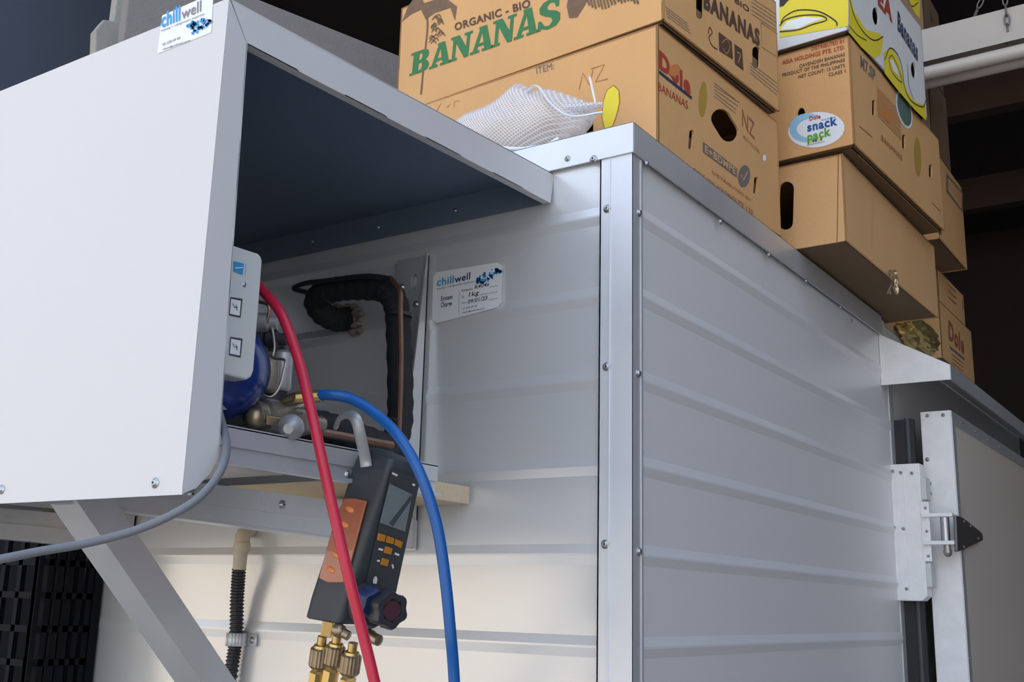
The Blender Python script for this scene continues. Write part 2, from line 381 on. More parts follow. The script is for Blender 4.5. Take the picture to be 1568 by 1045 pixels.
G().box((-1.16, YF, zb), (-1.1585, -.0045, zt)).make('left_panel', M_white, cov)
for a, b in ((238, 740), (3, 750)): rivet(onY(a, b, YF), nY, cov, .85)
st = dec(cov, [(249, 24), (312, -4), (327, -4), (324, 50), (241, 83)], V((0, YF, 0)), nY, M_gwhite, .0005, 'sticker')
Pf = V((0, YF, 0))
prt(st, 'chill', Pf, nY, (248, 44), (277, 32), (248.5, 21), M_bluel, .03, .0012)
prt(st, 'well', Pf, nY, (279, 31), (309, 18), (279.5, 14), M_gryt, .01, .0012)
prt(st, 'heating + refrigeration expertise', Pf, nY, (248, 49), (314, 23), (248.1, 46), M_gryt, .01, .0012)
prt(st, '03 338 69 60', Pf, nY, (250, 71), (277, 60), (250.2, 67), M_gryt, .02, .0012)
prt(st, 'admin@chillwell.co.nz', Pf, nY, (250, 78), (292, 64), (250.2, 75), M_navy, .02, .0012)
def splash(parent, P, n, x0, y0, x1, y1, w0, mats, k=46, seed=3):
    rnd = random.Random(seed); G_ = [G(), G()]
    for i in range(k):
        t = rnd.random(); wv = w0*math.sin(math.pi*min(.96, t*.85+.12))
        x = x0+(x1-x0)*t; y = y0+(y1-y0)*t+(rnd.random()-.5)*2*wv; r = (1.1+1.8*rnd.random())*w0/9
        pts = [onP(x+r*math.cos(q), y+r*math.sin(q), P, n)+n*.0012 for q in [math.pi*j/3+rnd.random() for j in range(6)]]
        G_[i % 2].add(pts, [tuple(range(6))])
    for gg, m in zip(G_, mats): gg.make('printed_splash', m, parent)
splash(st, Pf, nY, 288, 45, 323, 33, 11, (M_bluel, mat('mid_blue_ink', (.05, .22, .55), .5)), 50)

# ================================================================== SYSTEM CHARGE STICKER
Pw = V((0, -.0044, 0))
cs = thing('charge_sticker', 'white system charge sticker with blue splash logo on grey front wall', 'sticker', onY(715, 450, -.004))
q = [onY(a, b, -.0044) for a, b in ((664, 424), (669, 417), (762, 402), (769, 407), (768, 463), (762, 471), (669, 495), (662, 489))]
G().prism(q, (0, -.0004, 0)).make('paper', M_gwhite, cs)
Pw = V((0, -.0048, 0))
def cp_(s, a, b, c, m, bold=.0): prt(cs, s, Pw, nY, a, b, c, m, bold, .0005)
cp_('chill', (669, 439), (695, 434), (669.8, 427), M_bluel, .02); cp_('well', (696, 434), (720, 428), (696.8, 423), M_navy, .02)
cp_('heating + refrigeration expertise', (669, 444), (726, 432), (669.2, 442), M_navy, .01)
cp_('System', (675, 461), (693, 458), (675.5, 454), M_navy, .02); cp_('Charge', (675, 471), (692, 468), (675.5, 464), M_navy, .02)
cp_('Refrigerant', (707, 447), (724, 444), (707.2, 443.5), M_gryt, .01); cp_('Qty', (707, 457), (711, 456), (707.2, 453), M_gryt, .01)
cp_('Date', (707, 466), (714, 464.5), (707.2, 463), M_gryt, .01)
cp_('03 338 69 60', (708, 475), (731, 470), (708.2, 472), M_gryt, .01); cp_('admin@chillwell.co.nz', (708, 481), (742, 474), (708.2, 478), M_navy, .02)
cp_('R404a', (727, 443), (749, 438), (728, 437), M_blk, .01); cp_('1kg', (718, 455), (733, 451.5), (719, 448), M_blk, .01)
cp_('09/01/23', (716, 466), (746, 459.5), (717, 459.5), M_blk, .01)
for a, b in (((750, 440), (763, 437.5)), ((735, 452), (762, 447)), ((748, 460), (762, 457)), ((703.5, 447), (703, 483))):
    stroke(cs, [a, b], Pw, nY, .7, M_gryt, .0006)
splash(cs, Pw, nY, 730, 430, 768, 415, 9, (M_bluel, M_blued), 54, 5)

# ================================================================== WALL BRACKETS
def wall_bracket(X, label):
    t = thing('wall_bracket', label, 'bracket', (X, -.3, H-.645), 'wall brackets under the condensing unit')
    o = [(0, 0), (.069, 0), (.069, .494), (.0, .494)]
    hole = [[(.018+.006*math.cos(q), z+.017*math.sin(q)) for q in [2*math.pi*i/10 for i in range(10)]] for z in (.44,)]
    slot = [(.040+.007*math.cos(q), .452+.014*math.sin(q)) for q in [2*math.pi*i/10 for i in range(10)]]
    g = G().plate(o, [slot], (X-.069, -.0045, H-.645), (1, 0, 0), (0, 0, 1), (0, -.003, 0)); g.make('wall_leg', M_aluB, t)
    g = G().prism([(X, -.0045, H-.148), (X, -.010, H-.148), (X, -.031, H-.35), (X, -.060, H-.545), (X, -.0045, H-.60)], (-.003, 0, 0)); g.make('gusset', M_aluB, t)
    g = G().prism([(X-.003, -.0075, H-.583), (X-.003, -.665, H-.583), (X-.003, -.665, H-.622), (X-.003, -.0075, H-.640)], (-.003, 0, 0))
    g.prism([(X-.006, -.0075, H-.583), (X-.006, -.665, H-.583), (X-.040, -.665, H-.583), (X-.040, -.0075, H-.583)], (0, 0, -.003))
    g.prism([(X-.006, -.0075, H-.640), (X-.006, -.665, H-.622), (X-.034, -.665, H-.622), (X-.034, -.0075, H-.640)], (0, 0, -.003))
    a_ = g.make('arm', M_aluB, t)
    G().prism([(X-.003, -.010, H-.6105), (X-.003, -.66, H-.6055), (X-.003, -.66, H-.608), (X-.003, -.010, H-.613)], (.0015, 0, 0)).make('arm_ridge', M_aluB, a_)
    for y in (-.46, -.30, -.12): rivet((X-.003, y, H-.598), nX, a_, .95)
    for dx, z in ((-.055, -.20), (-.022, -.235), (-.05, -.62), (-.014, -.635), (-.03, -.60)): rivet((X+dx, -.0075, H+z), nY, t, .9)
    # 45 degree strut, an L section
    a, b = V((X, -.635, H-.615)), V((X, -.02, H-1.235)); d = (b-a).normalized(); pn = V((0, d.z, -d.y))
    if pn.y > 0: pn = -pn
    L = (b-a).length
    G().obox(a-pn*.0, d*L, -pn*.040, V((.003, 0, 0))).obox(a+V((-.050, 0, 0)), d*L, V((.050, 0, 0)), pn*-.003).make('strut', M_aluB, t)
    return t
wall_bracket(-.382, 'aluminium wall bracket nearest the corner with its diagonal strut')
wall_bracket(-1.089, 'aluminium wall bracket at the far left behind the cable')
# pine batten on the arms
tb = G().obox((-1.2, -.165, H-.575), (.922, 0, 0), (0, .158, 0), (0, 0, .027)).make('timber_board', M_wood, bevel=.001)
tag(tb, 'pale pine board end poking out behind the hanging digital gauge', 'board')

# ================================================================== CONDENSING UNIT
un = thing('condensing_unit', 'refrigeration condensing unit with compressor and blue receiver inside the white cover', 'refrigeration unit', (-.5, -.35, H-.57))
rl = G().box((-.205, -.66, H-.562), (-.200, -.19, H-.540)).box((-.245, -.66, H-.5415), (-.200, -.19, H-.5385)).box((-.206, -.66, H-.583), (-.192, -.19, H-.578)).box((-.205, -.66, H-.583), (-.203, -.19, H-.56)).make('base_rail', M_aluB, un)
rivet((-.203, -.37, H-.572), nX, rl, .8)
G().box((-1.0, -.66, H-.583), (-.95, -.19, H-.54)).make('base_rail', M_galv, un)
G().box((-1.0, -.64, H-.541), (-.215, -.20, H-.5375)).make('base_plate', M_galv, un)
# receiver
g = G(); R_ = .062; cxr = V((-.27, -.535, H-.462))
lathe_safe(g, cxr-V((.40, 0, 0)), (1, 0, 0), [(0, .01), (.02, R_*.8), (.05, R_), (.40, R_), (.425, R_*.93), (.445, R_*.72), (.456, R_*.4), (.46, .005)], 32)
tk = g.make('receiver_tank', M_tank, un, smooth=True)
vs = []; nL = 10
for i in range(nL+1):
    t = math.radians(-65+i*105/nL)
    for x in (-.36, -.215-.1):
        vs.append(cxr+V((x+.37, -math.cos(t)*(R_+.0006), math.sin(t)*(R_+.0006))))
# label wraps on the tank's front
mesh('tank_label', vs, [(2*i, 2*i+1, 2*i+3, 2*i+2) for i in range(nL)], M_gwhite, tk)
# control box (pressure switch)
XB = -.195
pts = [onX(*p, XB) for p in ((330, 360), (352, 374), (395, 388), (400, 392), (402, 400), (389, 568), (385, 578), (378, 582), (322, 568), (322, 560))]
sb = G().prism(pts, (-.055, 0, 0)).make('pressure_switch', M_box, un, bevel=.0025, label='pale grey plastic switch box')
PB = V((XB, 0, 0))
dec(sb, [(357, 400), (373, 404), (371, 421), (357, 416)], PB, nX, M_bluel, .0008)
stroke(sb, [(359, 411), (371, 410)], PB, nX, 1.6, M_gwhite, .0012)
prt(sb, 'controls', PB, nX, (375, 422), (376.5, 404), (373.5, 422), M_bluel, .01)
rivet(onX(374, 436, XB), nX, sb, .5)
for y0 in (456, 517):
    wq = dec(sb, [(352, y0-1), (371, y0+2), (368, y0+31), (350, y0+27)], PB, nX, M_dark, .0006, 'dial_frame')
    dec(wq, [(353, y0+2), (368, y0+5), (366, y0+28), (351, y0+25)], PB, nX, M_gwhite, .001, 'dial_window')
    stroke(wq, [(355, y0+9), (358, y0+15), (363, y0+15)], PB, nX, 1.2, M_blk, .0014, sm=False)
    stroke(wq, [(360, y0+11), (362, y0+20)], PB, nX, 1.2, M_blk, .0014)
# compressor and round parts inside
g = G(); lathe_safe(g, (-.48, -.36, H-.538), (0, 0, 1), [(0, .08), (.01, .10), (.05, .105), (.15, .105), (.19, .085), (.21, .04), (.213, .005)], 28)
g.make('compressor', M_rub, un, smooth=True)
g = G(); lathe_safe(g, at(408, 604, 1.42), (0, 0, 1), [(0, .012), (.006, .017), (.045, .017), (.050, .008)], 16); g.make('filter_drier', M_steel, un, smooth=True)
g = G(); lathe_safe(g, at(430, 600, 1.43), (0, 0, 1), [(0, .010), (.004, .013), (.05, .013), (.055, .006)], 16); g.make('filter_drier', M_galv, un, smooth=True)
for k, (a, b, r) in enumerate(((404, 545, .013), (418, 520, .012), (404, 495, .014), (425, 548, .010))):
    g = G(); lathe_safe(g, at(a-14, b, 1.44), RT, [(0, r*.6), (.004, r), (.018, r), (.02, r*.7), (.03, r*.7), (.031, .003)], 14); g.make('pipe_fitting', (M_brassd, M_rub, M_galv, M_brassd)[k], un, smooth=True)
def wire(name, pts, r, m, parent, sub=6, seg=8): return G().tube(smooth_path(pts, sub), r, seg).make(name, m, parent, smooth=True)
wire('capillary_tube', [at(*p) for p in ((415, 490, 1.44), (420, 530, 1.42), (418, 548, 1.41), (436, 552, 1.40), (434, 570, 1.39), (428, 592, 1.38), (415, 608, 1.37), (395, 602, 1.37), (370, 598, 1.37))], .0018, M_steel, un)
wire('capillary_tube', [at(*p) for p in ((390, 480, 1.43), (405, 500, 1.43), (412, 470, 1.43), (396, 462, 1.44))], .0022, M_cop, un)
# valve block and sight window
ax = (at(470, 642, 1.40)-at(385, 630, 1.32)).normalized()
g = G(); lathe_safe(g, at(383, 636, 1.32), ax, [(0, .012), (.004, .018), (.016, .018), (.018, .023), (.075, .023), (.078, .019), (.095, .017), (.10, .011), (.125, .011)], 20)
vb = g.make('service_valve', M_steel, un, smooth=True)
g = G(); lathe_safe(g, at(391, 640, 1.285), -FW, [(0, .012), (.008, .010), (.012, .005)], 12); g.make('valve_cap', M_brassd, vb, smooth=True)
g = G(); g.obox(at(408, 651, 1.31), at(430, 655, 1.32)-at(408, 651, 1.31), at(408, 636, 1.31)-at(408, 651, 1.31), FW*.02); g.make('valve_plate', M_brassd, vb, bevel=.001)
g = G(); lathe_safe(g, at(446, 655, 1.31), -FW, [(0, .016), (.010, .014), (.018, .006)], 14); g.make('valve_cap', M_galv, vb, smooth=True)
wire('copper_pipe', [at(*p) for p in ((430, 618, 1.36), (445, 610, 1.345), (462, 606, 1.34), (482, 607, 1.335))], .006, M_brassd, un)
g = G(); lathe_safe(g, at(452, 610, 1.33), (at(486, 607, 1.33)-at(452, 610, 1.33)), [(0, .006), (.002, .008), (.012, .008), (.013, .006), (.02, .0055), (.022, .008), (.031, .008), (.032, .005)], 10); g.make('hose_port', M_brass, un)
wire('copper_pipe', [at(*p) for p in ((432, 640, 1.36), (445, 626, 1.36), (462, 622, 1.36), (476, 628, 1.37))], .0035, M_steel, un)

# ================================================================== INSULATED SUCTION PIPE
ip = thing('insulated_pipe', 'black foam insulated suction pipe looping from wall hole to unit', 'pipe', onY(607, 600, -.1))
main = [onY(*p) for p in ((534, 488, -.002), (516, 490, -.035), (494, 480, -.07), (484, 462, -.09), (496, 448, -.10), (525, 442, -.10), (560, 441, -.10), (592, 446, -.10), (607, 470, -.10), (611, 520, -.10), (613, 600, -.10), (611, 655, -.10), (596, 684, -.13), (565, 676, -.20), (525, 662, -.27), (490, 652, -.32), (455, 648, -.36))]
G().tube(smooth_path(main, 8), .0185, 18, rr=[.0205*(1+.05*math.sin(i*1.7)) for i in range((len(main)-1)*8+1)]).make('foam_insulation', M_foam, ip, smooth=True)
wire('foam_lagging', [onY(*p) for p in ((613, 690, -.13), (590, 696, -.16), (555, 690, -.20), (500, 678, -.28), (450, 672, -.33), (400, 670, -.40))], .017, M_foam, ip)
wire('copper_pipe', [onY(*p) for p in ((598, 426, -.13), (612, 446, -.13), (613, 480, -.129), (614, 560, -.129), (611, 660, -.129))], .0042, M_cop, ip, 8)
wire('control_wire', [onY(*p) for p in ((470, 448, -.125), (450, 442, -.13), (468, 434, -.13), (500, 430, -.13), (560, 423, -.13), (599, 427, -.13))], .0042, M_foam, ip, 8)
wire('copper_pipe', [at(*p) for p in ((448, 655, 1.37), (490, 662, 1.42), (545, 672, 1.48), (600, 682, 1.53))], .0060, M_cop, ip)
for p in ((612, 483, -.105), (505, 447, -.10), (609, 645, -.10)):
    c = onY(*p); a = V((0, 0, 1)) if p[0] > 550 else V((1, 0, .1))
    g = G(); lathe_safe(g, c-a.normalized()*.0025, a, [(0, .0205), (.005, .0205)], 18); g.make('cable_tie', M_rub, ip)
g = G()
for i in range(26):
    c = onY(534+random.uniform(-20, 22), 488+random.uniform(-20, 22), -.006-random.random()*.006); lathe_safe(g, c-V((0, 0, .006)), (0, 0, 1), [(0, .002), (.004, .008), (.009, .008), (.013, .002)], 7)
tag(g.make('hole_sealant', M_foamb, smooth=True), 'lumpy tan sealant around the pipe hole in the wall', 'sealant')

# ================================================================== HOSES AND CABLE
def hose(name, label, cat, pts, r, m, sub=10):
    o = G().tube(smooth_path([at(*p) for p in pts], sub), r, 14).make(name, m, smooth=True); return tag(o, label, cat)
hose('red_hose', 'red rubber charging hose curving down across the digital gauge', 'hose', ((380, 418, 1.40), (402, 445, 1.35), (430, 480, 1.32), (455, 545, 1.29), (472, 610, 1.255), (490, 690, 1.23), (510, 780, 1.21), (533, 880, 1.19), (558, 980, 1.18), (577, 1060, 1.17), (620, 1250, 1.15)), .0062, M_redh)
hose('blue_hose', 'blue rubber charging hose arching right of the digital gauge', 'hose', ((484, 607, 1.33), (505, 605, 1.325), (540, 612, 1.32), (580, 638, 1.30), (615, 675, 1.27), (645, 730, 1.25), (668, 800, 1.24), (681, 880, 1.23), (690, 970, 1.22), (696, 1050, 1.22), (705, 1250, 1.2)), .0066, M_blueh)
hose('power_cable', 'grey round power cable sagging left below the white cover', 'cable', ((325, 600, 1.19), (338, 640, 1.17), (347, 682, 1.125), (342, 712, 1.09), (326, 740, 1.07), (298, 768, 1.055), (255, 793, 1.045), (200, 815, 1.035), (130, 833, 1.02), (60, 845, 1.0), (0, 857, .98), (-120, 880, .95)), .0041, M_cable)

# ================================================================== DRAIN
dr = thing('drain_pipe', 'beige elbow and black corrugated drain conduit strapped to front wall', 'pipe', onY(365, 900, -.02))
wire('elbow', [onY(*p) for p in ((384, 812, .0), (377, 815, -.02), (372, 822, -.032), (370, 838, -.035), (369, 846, -.035))], .0135, M_pvc, dr, 6, 16)
g = G(); a = onY(369, 842, -.035); lathe_safe(g, a, (0, 0, -1), [(0, .0125), (.035, .0115), (.0355, .009)], 18); g.make('sleeve', M_pvc, dr, smooth=True)
g = G(); lathe_safe(g, onY(371, 832, -.035), (0, 0, -1), [(0, .0150), (.014, .0150), (.0145, .012)], 18); g.make('elbow_rim', M_pvc, dr, smooth=True)
pth = smooth_path([onY(*p) for p in ((366, 872, -.035), (363, 920, -.025), (361, 980, -.018), (352, 1045, -.018), (335, 1200, -.018), (325, 1300, -.018))], 40)
rr = [.0125 if i % 4 < 2 else .0102 for i in range(len(pth))]
G().tube(pth, .012, 14, rr=rr).make('corrugated_conduit', M_rub, dr)
sd = G(); c = onY(361, 980, -.018)
arc = [V((c.x+.0155*math.cos(math.radians(q)), -.0045-.0+(-.0135-.0155*math.sin(math.radians(q)) if True else 0), 0)) for q in range(180, -1, -20)]
arc = [V((c.x-.0155, -.0045, 0))]+arc+[V((c.x+.0155, -.0045, 0)), V((c.x+.0155+.022, -.0045, 0))]
for i in range(len(arc)-1):
    p, q = arc[i], arc[i+1]; t = (q-p).normalized(); nn = V((-t.y, t.x, 0))
    sd.add([V((p.x, p.y-.0006, c.z-.011)), V((q.x, q.y-.0006, c.z-.011)), V((q.x, q.y-.0006, c.z+.011)), V((p.x, p.y-.0006, c.z+.011))], [(0, 1, 2, 3)])
sdo = sd.make('pipe_saddle', M_alu, dr, smooth=True)
mod = sdo.modifiers.new('solid', 'SOLIDIFY'); mod.thickness = .0012
rivet((c.x+.0275, -.0062, c.z), nY, sdo, .9)

# ================================================================== DIGITAL MANIFOLD GAUGE
TT = 1.33
mg = thing('digital_gauge', 'dark grey digital manifold gauge with orange sight window hanging from the pipe', 'gauge', at(545, 830, TT))
top, bot = at(596, 712, TT), at(523, 944, TT)
L = (top-bot).normalized(); LEN = (top-bot).length
vw = -(FW-L*FW.dot(L)).normalized()
side = L.cross(vw).normalized()             # towards picture left or right
if side.dot(RT) < 0: side = -side
N1 = (vw*math.cos(.80)+side*math.sin(.80)).normalized()     # face with the display
N2 = (vw*math.cos(.77)-side*math.sin(.77)).normalized()     # face with the sight window
E2 = -N2; E1 = -N1                                         # from the edge: display face runs along -N2, window face along -N1
W1, W2 = .056, .070
def loft(rings, name, m, parent, smooth=True):
    n = len(rings[0]); vs = [p for r in rings for p in r]
    fs = [(i*n+j, i*n+(j+1) % n, (i+1)*n+(j+1) % n, (i+1)*n+j) for i in range(len(rings)-1) for j in range(n)]
    fs += [tuple(range(n)), tuple(range((len(rings)-1)*n, len(rings)*n))]
    return mesh(name, vs, fs, m, parent, smooth=smooth)
def ring(o, s, w1, w2, r):
    out = []
    for a_, b_ in rounded(0, 0, w1, w2, r, 3):
        u = (a_-w1/2)*s+w1/2; v = (b_-w2/2)*s+w2/2; out.append(o+E2*u+E1*v)
    return out
rings = []
for f_, s, s2 in ((-.055, .90, 0), (-.045, .97, 0), (0, 1, 0), (.5, .98, 0), (.93, .97, 0), (.985, .93, 0), (1.03, .80, 0), (1.04, .6, 0)):
    rings.append([p-L*(.020*max(0, (p-bot).dot(E1))/W2 if f_ < 0 else 0) for p in ring(bot+L*LEN*f_, s, W1, W2, .009)])
body = loft(rings, 'body', M_gun, mg)
P1, P2 = bot.copy(), bot.copy()
def face1(px): return px
dec(body, [(599, 717), (636, 733), (641, 742), (604, 915), (562, 905), (558, 898)], P1, N1, M_gunf, .0011, 'face_plate')
dec(body, [(595, 740), (630, 757), (619, 814), (580, 800)], P1, N1, M_scr, .0018, 'display')
dec(body, [(628, 757), (629, 764), (600, 806), (594, 801)], P1, N1, M_scrd, .0022, 'display_mark')
stroke(body, [(599, 724), (607, 728)], P1, N1, 3, M_gwhite, .002)
stroke(body, [(630, 741), (634, 743)], P1, N1, 3, M_gwhite, .002)
for pts in (((578, 816), (589, 819), (587, 829), (576, 827)), ((591, 820), (602, 824), (600, 833), (589, 830)), ((604, 825), (615, 829), (612, 839), (602, 834)), ((589, 836), (599, 839), (597, 849), (586, 846)), ((584, 854), (594, 857), (591, 867), (581, 864))):
    G().prism([onP(*p, P1, N1)+N1*.001 for p in pts], N1*.0022).make('button', M_or, body, bevel=.0006)
for a, b in (((578, 840), (585, 842)), ((603, 847), (610, 850)), ((576, 858), (580, 859)), ((599, 864), (601, 870))): stroke(body, [a, b], P1, N1, 3, M_gwhite, .002)
dec(body, ell(573, 889, 3.2, 7, .15), P1, N1, M_gwhite, .002, 'emblem')
# sight window on the other face
sw = G().prism([onP(*p, P2, N2)+N2*.0008 for p in ((530, 764), (547, 764), (564, 768), (536, 876), (528, 893), (505, 893), (491, 886), (494, 874), (517, 790))], N2*.0025).make('sight_window', M_ort, body, bevel=.001, label='orange translucent sight window')
for a, b in ((539, 781), (531, 804), (525, 826), (517, 850), (510, 873)):
    g = G(); lathe_safe(g, onP(a, b, P2, N2)+N2*.002, N2, [(0, .0085), (.0025, .0075), (.004, .004)], 14)
    for i, v in enumerate(g.v):
        d = v-onP(a, b, P2, N2); dl = d.dot(L); g.v[i] = v-L*dl*.55
    g.make('window_bead', M_orb, sw, smooth=True)
# valve block low on the display side and knob
vo = at(575, 925, TT-.02)
g = G(); lathe_safe(g, at(556, 918, TT), N1, [(0, .022), (.018, .022), (.022, .018)], 20); g.make('valve_housing', M_rub, body, smooth=True)
kx = (at(612, 937, TT-.06)-at(560, 922, TT)).normalized()
g = G(); lathe_safe(g, at(562, 927, TT), kx, [(0, .026), (.010, .027), (.022, .022), (.024, .014), (.034, .014)], 22); g.make('valve_collar', M_rub, body, smooth=True)
kc = at(585, 931, TT-.03); n1 = (UP-kx*UP.dot(kx)).normalized(); n2 = kx.cross(n1); rg = []
for d, s in ((.0, .92), (.003, 1), (.020, 1), (.024, .93), (.024, .6), (.021, .55)):
    rg.append([kc+kx*d+(n1*math.cos(t)+n2*math.sin(t))*(.0215*s*(1+.09*math.cos(6*t))) for t in [2*math.pi*i/36 for i in range(36)]])
kn = loft(rg, 'valve_knob', M_rub, body)
g = G(); lathe_safe(g, kc+kx*.021, kx, [(0, .012), (.0015, .0115)], 18); g.make('knob_cap', mat('dull_red_plastic', (.07, .02, .03), .5), kn)
rg = []
kb = at(560, 918, TT-.03)
for d, s in ((0, 1), (.015, 1), (.018, .9)):
    rg.append([kb+N1*d+(L*math.cos(t)+L.cross(N1)*math.sin(t))*(.017*s*(1+.08*math.cos(6*t))) for t in [2*math.pi*i/36 for i in range(36)]])
loft(rg, 'blue_valve_knob', mat('dark_blue_plastic', (.01, .025, .09), .4), body)
# hook
hk = G().tube(smooth_path([at(*p) for p in ((514, 655, TT+.035), (520, 641, TT+.03), (535, 635, TT+.02), (545, 643, TT+.01), (551, 664, TT+.01), (559, 702, TT+.02), (561, 715, TT+.02))], 6), .0070, 8, flat=.45, up=RT).make('hanging_hook', M_galv, mg, smooth=True)
# brass fittings
g = G(); g.obox(at(490, 975, TT+.03), at(507, 978, TT+.03)-at(490, 975, TT+.03), at(494, 948, TT+.03)-at(490, 975, TT+.03), FW*.016); g.make('manifold_block', M_brass, mg, bevel=.001)
g = G(); lathe_safe(g, at(512, 962, TT+.01), at(540, 978, TT)-at(512, 962, TT+.01), [(0, .007), (.006, .009), (.012, .008), (.014, .006), (.022, .006), (.023, .004)], 12); g.make('flare_port', M_brassd, mg, smooth=True)
g = G(); lathe_safe(g, at(560, 972, TT+.01), at(586, 984, TT-.01)-at(560, 972, TT+.01), [(0, .007), (.006, .009), (.012, .008), (.014, .007), (.024, .007), (.025, .004)], 12); g.make('flare_port', M_brassd, mg, smooth=True)
for k, (a, b, c2, d2, tz) in enumerate(((494, 975, 484, 1048, .035), (517, 972, 504, 1050, .03), (541, 985, 532, 1050, .02))):
    A_, B_ = at(a, b, TT+tz), at(c2, d2, TT+tz); ax = (B_-A_).normalized()
    gg = G(); lathe_safe(gg, A_, ax, [(0, .006), (.010, .006), (.011, .009), (.016, .0105)], 14); hf = gg.make('hose_fitting', M_brass, mg, smooth=True)
    rg = []
    for d, s in ((.014, .0105), (.016, .0125), (.036, .0125), (.039, .0105), (.041, .008)):
        n1_ = (UP-ax*UP.dot(ax)).normalized(); n2_ = ax.cross(n1_)
        rg.append([A_+ax*d+(n1_*math.cos(t)+n2_*math.sin(t))*s*(1+.03*math.cos(18*t)) for t in [2*math.pi*i/72 for i in range(72)]])
    loft(rg, 'knurled_nut', M_brassd, hf, smooth=False)
    gg = G(); lathe_safe(gg, A_+ax*.041, ax, [(0, .0075), (.004, .0105), (.05, .0105), (.055, .0085)], 6); gg.make('hex_ferrule', M_brass, hf)
    gg = G().tube([A_+ax*.09, A_+ax*.30+V((0, 0, -.02)), A_+ax*.5+V((0, 0, -.08))], .0065, 12); gg.make('hose_tail', (M_blueh, M_redh, mat('yellow_rubber', (.55, .40, .02), .4))[k], hf, smooth=True)

# ================================================================== CARTONS
def frame(yaw): c, s = math.cos(yaw), math.sin(yaw); return V((c, s, 0)), V((-s, c, 0))
class Box:
    """corner = bottom corner nearest the camera (x max, y min); u runs left to right on the front, d runs back"""
    def __init__(s, label, corner, yaw, wd, dp, ht, m=M_card, holesA=(), holesB=(), group=None, tray=True, th=.004, topopen=False, name='banana_carton'):
        s.o = V(corner); s.U, s.D = frame(yaw); s.Z = V((0, 0, 1)); s.ht = ht
        s.t = thing(name, label, 'box', s.o-s.U*wd/2+s.D*dp/2, group)
        g = G(); U, D, Z, o = s.U, s.D, s.Z, s.o
        rectA = [(0, 0), (wd, 0), (wd, ht), (0, ht)]; rectB = [(0, 0), (dp, 0), (dp, ht), (0, ht)]
        def loc(pts, face):
            out = []
            for p in pts:
                P, n = (o, -D) if face == 'A' else (o, U)
                q = onP(*p, P, n)-o; out.append((q.dot(U)+wd, q.z) if face == 'A' else (q.dot(D), q.z))
            return out
        g.plate(rectA, [loc(h, 'A') for h in holesA], o-U*wd, U, Z, D*th)
        g.plate(rectB, [loc(h, 'B') for h in holesB], o, D, Z, -U*th)
        g.plate(rectA, [], o-U*wd+D*dp, U, Z, -D*th); g.plate(rectB, [], o-U*wd, D, Z, U*th)
        g.obox(o-U*wd+Z*(ht-th), U*wd, D*dp, Z*th)
        s.body = g.make('carton', m, s.t, bevel=.0012 if not (holesA or holesB) else 0.)
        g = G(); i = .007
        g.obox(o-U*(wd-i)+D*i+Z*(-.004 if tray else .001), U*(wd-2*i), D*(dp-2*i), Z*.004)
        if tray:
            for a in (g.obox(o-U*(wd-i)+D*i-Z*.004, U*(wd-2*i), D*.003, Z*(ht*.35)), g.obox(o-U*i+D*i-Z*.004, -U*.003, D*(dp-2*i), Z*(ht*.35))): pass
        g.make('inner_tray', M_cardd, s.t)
        s.nA, s.nB = -D, U
    def A(s, txt, a, b, c, m, bold=0., italic=0.): prt(s.body, txt, s.o, s.nA, a, b, c, m, bold, italic=italic)
    def B(s, txt, a, b, c, m, bold=0., italic=0.): prt(s.body, txt, s.o, s.nB, a, b, c, m, bold, italic=italic)
    def pA(s, pts, m, d=.0007): return dec(s.body, pts, s.o, s.nA, m, d)
    def pB(s, pts, m, d=.0007): return dec(s.body, pts, s.o, s.nB, m, d)
    def sA(s, pts, w_, m, d=.0010, sm=True): return stroke(s.body, pts, s.o, s.nA, w_, m, d, sm=sm)
    def sB(s, pts, w_, m, d=.0010, sm=True): return stroke(s.body, pts, s.o, s.nB, w_, m, d, sm=sm)
def obl(cx, c_, w_, h, rot=0.): # obround hole, picture points
    out = []
    for k in range(9): t = math.pi*k/8; out.append((w_*math.cos(t), h-w_+w_*math.sin(t)))
    for k in range(9): t = math.pi+math.pi*k/8; out.append((w_*math.cos(t), -(h-w_)+w_*math.sin(t)))
    c, s = math.cos(rot), math.sin(rot)
    return [(cx+x*c-y*s, c_+x*s+y*c) for x, y in out]
GR = 'cardboard banana cartons stacked on the cold room'
# --- lower near carton
c0 = onZ(1007, 37, .25); yaw1 = -math.atan2(.033, .477)
b1 = Box('brown banana carton directly on the roof edge behind the net bag', (c0.x, c0.y, H+.004), yaw1, .555, .478, .246,
         holesA=[obl(902, 194, 6.5, 12)], holesB=[obl(1110, 192, 15, 27, -.55), obl(1058, 214, 3.5, 15, .1), obl(1157, 284, 3, 13, .1)], group=GR)
b1.A('ITEM:', (822, 114), (849, 106), (821, 104), M_grey, .0)
b1.sA([(887, 137), (893, 112), (903, 131), (908, 108)], 1.6, M_redf, sm=False)
b1.sA([(905, 106), (926, 99), (912, 126), (931, 121)], 1.6, M_redf, sm=False)
for q in (((668, 172), (676, 158)), ((684, 165), (690, 160)), ((695, 165), (697, 156), (704, 155))): b1.sA(q, .8, M_redf)
bn = [(940, 131), (948, 139), (949, 158), (944, 178), (938, 194), (926, 197), (922, 180), (924, 155), (930, 138)]
b1.pA(bn, M_yel); b1.sA(bn+[bn[0]], 1.3, M_redf, sm=False)
b1.B('Dole', (1009, 105), (1057, 148), (1009, 76), M_red, .05)
b1.pB([(1009, 108), (1059, 148), (1059, 153), (1009, 113)], M_navy)
b1.pB(ell(1032, 108, 8, 10, .6), M_orange, .0012)
b1.B('BANANAS', (1007, 138), (1053, 168), (1007, 125), M_red, .0)
b1.pB(ell(1076, 152, 6, 27, .05), mat('dull_yellow_ink', (.42, .28, .04), .7))
